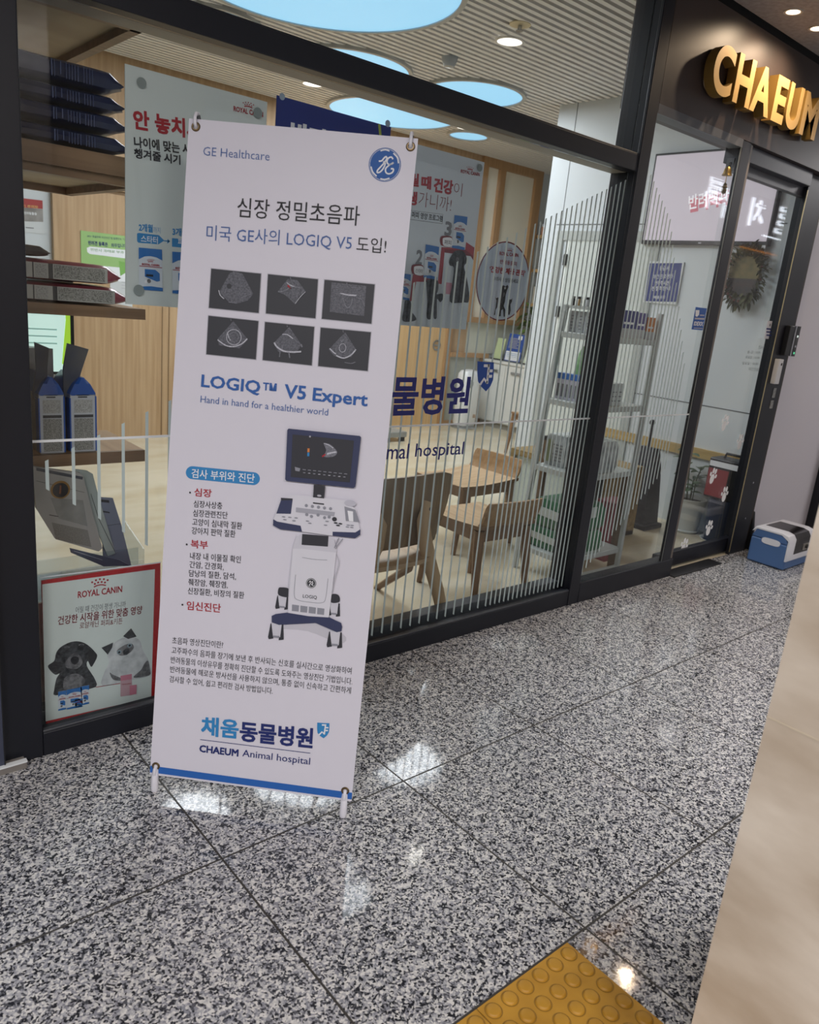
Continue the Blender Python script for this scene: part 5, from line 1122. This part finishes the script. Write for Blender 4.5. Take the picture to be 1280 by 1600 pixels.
for k in range(5):
    a = k*1.3; tip = Vector((pc.x+0.05*math.cos(a), pc.y+0.06*math.sin(a)+0.02, 0.36+0.1*(k % 3)))
    f.tube([(pc.x+.02*math.cos(a), pc.y+.02*math.sin(a), 0.2225), tip.lerp(Vector((pc.x, pc.y, 0.2)), .45)+Vector((0, 0, .03)), tip], 0.004, mat('plant_stem', '3f4a2c', 0.6), 6)
    for j in range(5):
        q = a+j*1.9; leaf(g, tip-Vector((0, 0, 0.02*j)), (math.cos(q), math.sin(q), 0.35), 0.085+0.02*(j % 2), 0.032, leaf_m)
f.build('stem', pt); g.build('foliage', pt)
nc = Vector((4.95, 0.245, 0)); 
t = thing('plant_pot', nc, 'dark navy round pot on a white saucer beside the white pot', 'pot')
MB().lathe([(0.0, 0.012), (0.088, 0.012), (0.1, 0.05), (0.108, 0.30), (0.1, 0.30), (0.096, 0.27), (0.0, 0.27)], nc, mat('navy_pot', '2c3346', 0.5), 32, cap=False).build('pot_body', t)
MB().lathe([(0.0, 0), (0.1, 0), (0.118, 0.018), (0.112, 0.018), (0.095, 0.006)], nc, mat('white_saucer', 'd9dcdc', 0.4), 32, cap=False).build('saucer', t)
t = thing('tool_case', (4.95, 0.245, 0.3005), 'red and black upright case with a carry handle standing on the navy pot', 'case')
cr = mat('case_red', '8e2f33', 0.4)
MB().box((4.87, 0.125, 0.3005), (5.03, 0.375, 0.57), black_m).build('case_body', t, bevel=0.01)
f = MB().box((4.866, 0.225, 0.315), (4.871, 0.365, 0.50), cr); f.box((4.88, 0.121, 0.315), (5.02, 0.126, 0.49), cr); f.build('red_panel', t)
f = MB().box((4.865, 0.135, 0.515), (4.871, 0.365, 0.55), ink_white); f.build('white_label', t)
MB().tube([(4.95, 0.185, 0.565), (4.95, 0.195, 0.60), (4.95, 0.305, 0.60), (4.95, 0.315, 0.565)], 0.009, black_m, 8).build('handle', t)

# pet scale, air purifier, drawer cabinet at the far side
sc = at(620, 690, 2, 0)
t = thing('pet_scale', (sc.x-0.06, sc.y+0.1, 0), 'grey flat pet scale on black feet on the far clinic floor', 'scale')
MB().box((sc.x-0.36, sc.y-0.02, 0.045), (sc.x+0.11, sc.y+0.3, 0.10), mat('scale_grey', '8f918f', 0.4)).build('platform', t, bevel=0.006)
for x in (sc.x-0.33, sc.x+0.05):
    for y in (sc.y, sc.y+0.24): MB().box((x, y, 0), (x+0.05, y+0.04, 0.045), black_m).build('foot', t)
pc2 = Vector((6.36, 4.2, 0)); wp = mat('purifier_white', 'e6e9ec', 0.3)
t = thing('air_purifier', pc2, 'white rounded air purifier tower standing before the frosted far window', 'air purifier')
f = MB(); f.grid([[(pc2.x+(a*0.135)*math.copysign(abs(math.cos(q))**.7, math.cos(q)), pc2.y+a*0.1*math.copysign(abs(math.sin(q))**.7, math.sin(q)), zz) for q in [2*math.pi*k/24 for k in range(24)]] for zz, a in ((.03, .9), (.06, 1), (.56, 1), (.62, .95), (.655, .75), (.67, .3))], wp, True, True, True); f.build('tower', t)
MB().lathe([(0.0, 0), (0.15, 0), (0.155, 0.01), (0.12, 0.028), (0.1, 0.032)], pc2, chrome_m, 28).build('base_ring', t)
MB().lathe([(0.0, 0.004), (0.03, 0.003), (0.045, 0.0)], (pc2.x-0.06, pc2.y-0.1, 0.52), mat('vent_grey', '9aa0a6', 0.4), 24, (0, -1, 0)).build('vent', t)
MB().box((pc2.x+0.03, pc2.y-0.104, 0.13), (pc2.x+0.07, pc2.y-0.1, 0.17), mat('tan_badge', 'b39a86', 0.5)).build('badge', t)
CX = 6.75; cab = mat('cabinet_white', 'dfe0dc', 0.4)
t = thing('drawer_cabinet', (7.0, 4.0, 0), 'white drawer cabinet with steel handles under the leafy plant', 'cabinet')
f = MB().box((CX, 2.9, 0.07), (7.35, 4.37, 0.76), cab); f.box((CX+0.05, 2.9, 0), (7.35, 4.37, 0.07), mat('toe_kick', 'a5a29a', 0.5)); f.box((CX-0.02, 2.88, 0.76), (7.36, 4.37, 0.785), cab); f.build('carcass', t)
for k in range(4):
    y0 = 2.93+0.36*k; d = MB().box((CX-0.012, y0, 0.08), (CX, y0+0.35, 0.745), cab).build('drawer', t, bevel=0.003)
    MB().box((CX-0.03, y0+0.1, 0.66), (CX-0.012, y0+0.25, 0.685), chrome_m).build('handle', d)
def flat_stand(name, lab, cat, x, y, z, w, h, m, base=True, deco=None):
    t = thing(name, (x, y, z), lab, cat)
    o = MB().hexa([(x, y-w/2, z+.012), (x+.006, y-w/2, z+.012), (x+.006, y+w/2, z+.012), (x, y+w/2, z+.012), (x+.05, y-w/2, z+h), (x+.056, y-w/2, z+h), (x+.056, y+w/2, z+h), (x+.05, y+w/2, z+h)], m).build('panel', t)
    MB().box((x-.03, y-w/2-.01, z), (x+.09, y+w/2+.01, z+.014), black_m if base else acr).build('base', t)
    if deco: deco(t)
    return t
def dflyer(t):
    f = MB()
    def strip(v0, v1, a, b, m):
        q = lambda yv, v: (6.84+.038*((v*.32-.012)/.308)-.0012, 4.02-yv*.24+.12, .7855+v*.32)
        f.face([q(a, v0), q(b, v0), q(b, v1), q(a, v1)], m)
    strip(.06, .38, .05, .95, ink_white)
    for j in range(7): strip(.5+.055*j, .52+.055*j, .12, .75-.1*(j % 2), ink_lgrey)
    strip(.82, .95, .65, .9, ink_white)
    for j in range(4): strip(.12+.06*j, .14+.06*j, .1, .8, ink_sky)
    f.build('printed_text', t)
flat_stand('flyer_stand', 'blue and white flyer in a stand on the white drawer cabinet', 'flyer stand', 6.84, 4.02, .7855, .24, .32, mat('flyer_blue', '2a4f9c', 0.5), False, dflyer)
flat_stand('photo_frame', 'pale green card in a black stand on the white cabinet beside the blue flyer', 'card stand', 6.86, 4.27, .7855, .13, .25, mat('card_pale_green', 'c3cf9f', 0.5))
flat_stand('card_stand', 'white and green card in a black stand at the near side of the blue flyer', 'card stand', 6.84, 3.74, .7855, .2, .2, mat('card_white_green', 'd3dcc8', 0.5))
pp = Vector((7.21, 4.02, .7855)); t = thing('cabinet_plant', pp, 'leafy bright green plant on the white drawer cabinet below the round sticker', 'plant')
MB().lathe([(0.0, 0), (0.07, 0), (0.09, 0.13), (0.0, 0.13)], pp, mat('plant_pot_cream', 'c9c3b2', 0.5), 20).build('pot', t)
f = MB(); random.seed(11)
for k in range(46):
    a = random.uniform(0, 6.28); e = random.uniform(-.25, 1.1); b = pp+Vector((0, 0, .33+random.uniform(0, .3)))+Vector((math.cos(a)*.08, math.sin(a)*.14, 0))
    leaf(f, b, (math.cos(a)*.8, math.sin(a), e), random.uniform(.13, .2), random.uniform(.03, .055), leaf_l if k % 3 else leaf_m, .5)
f.build('foliage', t)
f = MB()
for k in range(5): f.tube([pp+Vector((0, 0, .12)), pp+Vector((.02*math.cos(k), .06*math.sin(k*2), .3)), pp+Vector((.06*math.cos(k), .12*math.sin(k*2), .5))], .006, mat('plant_stem', '3f4a2c', 0.6), 6)
f.build('stem', t)
# far wall ledges with small things
for k, (px, py, lb) in enumerate(((838, 366, 'highest oak wall ledge beside the far window blinds'), (834, 420, 'middle oak wall ledge beside the far window blinds'), (830, 474, 'lowest oak wall ledge beside the far window blinds'))):
    q = at(px, py, 1, FAR-0.1); tag(MB().box((7.42, FAR-0.16, q.z-0.035), (8.6, FAR-0.001, q.z), oak_light).build('wall_ledge'), lb, 'shelf', 'oak wall ledges')
    if k == 0:
        for j in range(4):
            jt = thing('small_jar', (7.5+.09*j, FAR-.08, q.z+.0005), 'small peach and cream jar on the highest oak ledge', 'jar', 'jars on the highest ledge')
            MB().lathe([(0, 0), (.03, 0), (.032, .09), (.02, .1)], (7.5+.09*j, FAR-.08, q.z+.0005), mat('peach_jar', 'd9a58a', .4), 14).build('jar_body', jt); MB().lathe([(.024, .1), (.024, .13), (0, .13)], (7.5+.09*j, FAR-.08, q.z+.0005), ink_white, 14).build('lid', jt)
        carton('gift_box', 'cream box on the highest oak ledge beside the small jars', 'box', 7.92, 8.15, FAR-.14, FAR-.03, q.z+.0005, .16, mat('cream_box', 'f0ddb8', .5))
    if k == 1:
        f = MB(); f.lathe([(0, 0), (.13, 0), (.14, .02), (.12, .03), (0, .03)], (7.95, FAR-.09, q.z+.145), mat('grey_plate', '8c9296', .4), 28, (0, -1, .1)); tag(f.build('round_plate'), 'round grey plate leaning on the middle oak ledge', 'plate')
    if k == 2:
        for j, (c, h) in enumerate((('d9d2c0', .2), ('c98f78', .16), ('d8c6a2', .22))): carton('care_box', ('cream care box on the lowest oak ledge', 'terracotta care box on the lowest oak ledge', 'sand coloured care box on the lowest oak ledge')[j], 'box', 7.5+.13*j, 7.6+.13*j, FAR-.13, FAR-.04, q.z+.0005, h, mat('care_%s' % c, c, .5))

# ------------------------------------------------------------------ things on the white wall behind the door
t = thing('wall_television', (WX, 0.85, 1.93), 'wide black framed television on the white wall behind the glass entrance', 'television')
MB().box((WX-0.045, 0.375, 1.928), (WX-0.001, 1.315, 2.53), black_m).build('housing', t, bevel=0.004)
MB().box((WX-0.047, 0.39, 1.955), (WX-0.045, 1.3, 2.515), mat('lit_tv_screen', 'a9a3ab', 0.35, emit='c9bcc8', es=0.5)).build('display', t)
p = Print((WX-0.0475, 1.3, 1.95), (-1, 0, 0), (0, -1, 0)); p.z(1020, 230, 5.565)
pk = mat('tv_pink', 'c4707e', 0.5, emit='c4707e', es=0.35); tw = mat('tv_white', 'e8e4ea', 0.5, emit='e8e4ea', es=0.5)
p.text('반려백과', (318, 575), (672, 500), 130, pk, 1, .07); p.text('반려백과', (312, 548), (664, 470), 128, tw, 3, .02); p.build('screen_picture', t)
MB().box((WX-0.0485, 0.84, 1.936), (WX-0.0445, 0.86, 1.944), ink_lgrey).build('badge', t)
o, p = wall_sheet('framed_notice', 'white framed navy notice on the white wall below the television', ((1016, 408), (1057, 476)), WX-0.014, mat('frame_white', 'd5d9d8', 0.5), axis=0, th=0.013)
p.z(1000, 320, 4.571); p.poly([(72, 418), (303, 416), (262, 694), (32, 688)], mat('notice_navy', '2b3a78', 0.5), 1)
for s, a, b, h in (('응급시', (140, 470), (210, 470), 34), ('야간진료전화', (92, 530), (235, 526), 32), ('연락주시면', (105, 575), (205, 575), 32), ('친절히안내', (85, 615), (215, 612), 32), ('채움동물', (98, 672), (180, 670), 22)): p.text(s, a, b, h, ink_white, 2, .01)
p.build('lettering', o)
wc = at(1163, 430, 0, WX-0.05)
t = thing('dried_wreath', (WX-0.03, wc.y, wc.z-.2), 'dried leaf wreath around a two tone panel hung on the white wall', 'wreath')
MB().box((WX-0.03, wc.y-.085, wc.z-.02), (WX-0.005, wc.y+.12, wc.z+.14), mat('dried_straw', '8f8059', 0.8, noise=('6d6a4a', 20, (1, 1, 1)))).build('straw_panel', t)
MB().box((WX-0.03, wc.y-.085, wc.z-.13), (WX-0.005, wc.y+.12, wc.z-.02), mat('dark_basket', '43484a', 0.8, noise=('5a4d48', 24, (1, 1, 1)))).build('dark_panel', t)
f = MB(); random.seed(5); lm2 = mat('dried_leaf', '37451f', 0.7, noise=('5f5f38', 30, (1, 1, 1)))
for k in range(360):
    a = random.uniform(0, 6.283); rr = random.uniform(.66, 1.12)
    q = Vector((WX-0.035-random.uniform(0, .03), wc.y+.125*rr*math.cos(a), wc.z+.175*rr*math.sin(a)))
    leaf(f, q, (random.uniform(-.5, .1), math.cos(a)+random.uniform(-.8, .8), math.sin(a)+random.uniform(-.8, .8)), random.uniform(.03, .06), random.uniform(.008, .014), lm2, .2)
f.build('leaves', t)
f = MB()
for k in range(14):
    a = random.uniform(0, 6.283); f.ball((WX-0.06, wc.y+.12*math.cos(a), wc.z+.165*math.sin(a)), .008, mat('dried_rose', '7c4a45', 0.8), 8, 5)
f.build('dried_flowers', t)
MB().box((WX-0.045, wc.y-.10, wc.z+.12), (WX-0.04, wc.y-.075, wc.z+.19), ink_white).build('white_tag', t)
for k, (a, b, lb) in enumerate((((1176, 388), (1213, 436), 'white paper sheet taped on the wall beside the upper half of the wreath'), ((1171, 440), (1205, 490), 'white paper sheet taped on the wall beside the lower half of the wreath'))):
    wall_sheet('paper_note', lb, (a, b), WX-0.003, mat('note_bluewhite', 'ccd3d6', 0.5), 'note', 0, 'white papers on the wall', 0.002)
# brass bell with pine cone on the door edge
b0 = at(1137, 268, 1, 0.03)
t = thing('door_bell', b0, 'small brass bell with a hanging pine cone at the entrance frame', 'bell')
br = mat('brass', 'a8894a', 0.3, metal=0.9)
MB().lathe([(0.0, .022), (.008, .021), (.016, .012), (.019, -.006), (.025, -.018), (.022, -.018), (.014, 0.0)], b0, br, 20, cap=False).build('bell_cup', t)
MB().tube([b0+Vector((0, 0, .02)), b0+Vector((.004, 0, .04)), b0+Vector((.02, 0.0, .045)), b0+Vector((.035, 0.01, .035)), b0+Vector((.06, 0.02, .05))], .0022, black_m, 6).build('hook', t)
MB().tube([b0+Vector((0, 0, .01)), b0+Vector((0, 0, -.06))], .0018, br, 6).build('cord', t)
f = MB(); f.lathe([(0, -.105), (.010, -.1), (.013, -.085), (.009, -.078), (.014, -.072), (.009, -.064), (.010, -.058), (0, -.05)], b0, mat('pine_cone', '6d5a38', .8), 14); f.build('pine_cone', t)

# ------------------------------------------------------------------ fittings on the door jamb
c = at(1238, 533, 1, 0.02)
t = thing('access_reader', (c.x, 0.01, c.z-.1), 'black and silver access reader on the charcoal door jamb', 'access reader')
MB().box((c.x-.06, 0.02, c.z-.088), (c.x+.06, 0.05, c.z+.088), black_m).build('body', t, bevel=0.003)
MB().box((c.x+.0, .014, c.z-.09), (c.x+.022, 0.02, c.z+.09), chrome_m).build('silver_strip', t); MB().box((c.x+.022, .012, c.z-.09), (c.x+.062, 0.02, c.z+.09), black_m).build('key_strip', t)
f = MB()
for k, cc in ((.03, 'd7e6e0'), (-.03, '6a6a70'), (-.07, '59d49a')): f.box((c.x+.035, .011, c.z+k-.006), (c.x+.05, .012, c.z+k+.006), mat('led_%s' % cc, cc, .4, emit=cc, es=.8))
f.build('indicator', t)
c = at(1218, 581, 1, 0.02)
t = thing('door_switch', (c.x, 0.01, c.z-.08), 'slim white switch box on the door jamb below the access reader', 'switch')
MB().box((c.x-.03, 0.02, c.z-.075), (c.x+.03, 0.05, c.z+.075), mat('switch_white', 'd9dadc', .4)).build('body', t, bevel=0.004); MB().lathe([(0, .003), (.008, .002), (.009, 0)], (c.x+.008, 0.02, c.z+.045), black_m, 14, (0, -1, 0)).build('sensor', t)
for k, (px, py, hh, lb) in enumerate(((1210, 614, .03, 'upper small silver sticker on the door jamb below the switch box'), (1206, 632, .025, 'lower small silver sticker on the door jamb below the switch box'))):
    c = at(px, py, 1, 0.048); tag(MB().box((c.x-.018, .047, c.z-hh), (c.x+.018, .0495, c.z+hh), mat('silver_sticker', 'a9aaa6', .4, noise=('6f706d', 60, (1, 1, 1)))).build('jamb_sticker'), lb, 'sticker', 'silver stickers on the jamb')

# ------------------------------------------------------------------ blue and white pet dryer box on the corridor floor
t = thing('pet_dryer', (4.925, -0.17, 0), 'blue and white portable pet dryer box on the granite beside the door', 'dryer')
bx_b = mat('dryer_blue', '4c6c9c', 0.45); bx_w = mat('dryer_white', 'e1e2e8', 0.35)
X0, X1, Y0, Y1 = 4.75, 5.12, -0.295, -0.06
MB().box((X0, Y0, 0.004), (X1, Y1, 0.165), bx_b).build('lower_body', t, bevel=0.012, seg=3)
f = MB(); f.prism([(X0, Y0+.0, .165), (X0, Y0+.03, .215), (X0, Y1-.03, .226), (X0, Y1, .165)], (X1-X0-.004, 0, 0), bx_b); f.build('upper_body', t, bevel=0.006)
f = MB(); prof = [(Y1+.002, .195), (Y1-.02, .232), (Y0+.05, .232), (Y0+.012, .222), (Y0-.006, .195), (Y0-.006, .06), (Y0+.006, .06), (Y0+.008, .19), (Y0+.05, .216), (Y1-.03, .216)]
f.prism([(X0-.003, a, b) for a, b in prof], (X1-X0+.006, 0, 0), bx_w); f.build('white_shell', t, bevel=0.004)
f = MB(); prof2 = [(Y1-.04, .2335), (Y0+.045, .2335), (Y0+.010, .224), (Y0-.0075, .196), (Y0-.0075, .10), (Y0-.005, .10), (Y0-.004, .19), (Y0+.02, .215), (Y1-.04, .231)]
f.prism([(X0+.085, a, b) for a, b in prof2], (.20, 0, 0), mat('smoked_window', '1d1a1c', 0.15)); f.build('window', t)
f = MB(); ov = []
for k in range(24):
    q = 2*math.pi*k/24; cc, ss = math.cos(q), math.sin(q); ov.append((X0-.0025, (Y0+Y1)/2-.01+.058*math.copysign(abs(cc)**.5, cc), .158+.02*math.copysign(abs(ss)**.7, ss)))
f.prism(ov, (.006, 0, 0), bx_w); f.build('handle', t)
f = MB().box((X0+.2, Y0-.012, .115), (X0+.27, Y0-.0075, .155), mat('dial_plate', 'a9a49c', .3, metal=.5)); f.lathe([(.0, .012), (.013, .01), (.014, 0)], (X0+.24, Y0-.012, .135), black_m, 16, (0, -1, 0)); f.build('dial', t)
f = MB()
for x in (X0+.03, X1-.05):
    for y in (Y0+.02, Y1-.04): f.box((x, y, 0), (x+.02, y+.02, .006), black_m)
f.build('foot', t)
t = thing('folded_panel', (5.0, 0.05, 0), 'slim black folded panel standing between the dryer box and the door jamb', 'panel')
MB().hexa([(4.985, 0.02, 0), (5.02, 0.02, 0), (5.02, 0.09, 0), (4.985, 0.09, 0), (4.99, 0.06, .26), (5.01, 0.06, .26), (5.01, 0.095, .26), (4.99, 0.095, .26)], black_m).build('panel', t, bevel=0.006)

# ------------------------------------------------------------------ yellow tactile paving
yel = mat('tactile_yellow', 'c08f2e', 0.5, noise=('ab7c22', 12, (1, 1, 1)))
TL = ['yellow domed tactile tile at the corner touching the granite joint crossing', 'yellow domed tactile tile beside the corner tile along the same joint', 'yellow domed tactile tile behind the corner tile towards the camera', 'yellow domed tactile tile diagonal to the corner tile']
for k, (x1, y1) in enumerate(((1.320, -1.351), (1.021, -1.351), (1.320, -1.650), (1.021, -1.650))):
    t = thing('tactile_tile', (x1-.149, y1-.149, 0), TL[k], 'tactile tile', 'yellow tactile tiles')
    MB().box((x1-.297, y1-.297, 0.0), (x1, y1, .004), yel).build('tile_slab', t, bevel=.0012)
    f = MB(); g_ = MB(); grime = mat('tactile_grime', '8f6a22', 0.7)
    for i in range(6):
        for j in range(6):
            g_.lathe([(.0172, .0041), (.0198, .0041)], (x1-.0245-.0496*i, y1-.0245-.0496*j, 0), grime, 20, cap=False)
            f.lathe([(.0, .0092), (.0125, .0090), (.0145, .0084), (.0162, .0062), (.0172, .004)], (x1-.0245-.0496*i, y1-.0245-.0496*j, 0), yel, 20, cap=False)
    f.build('raised_domes', t); g_.build('grime_rings', t)
    t.location.z = 0.0
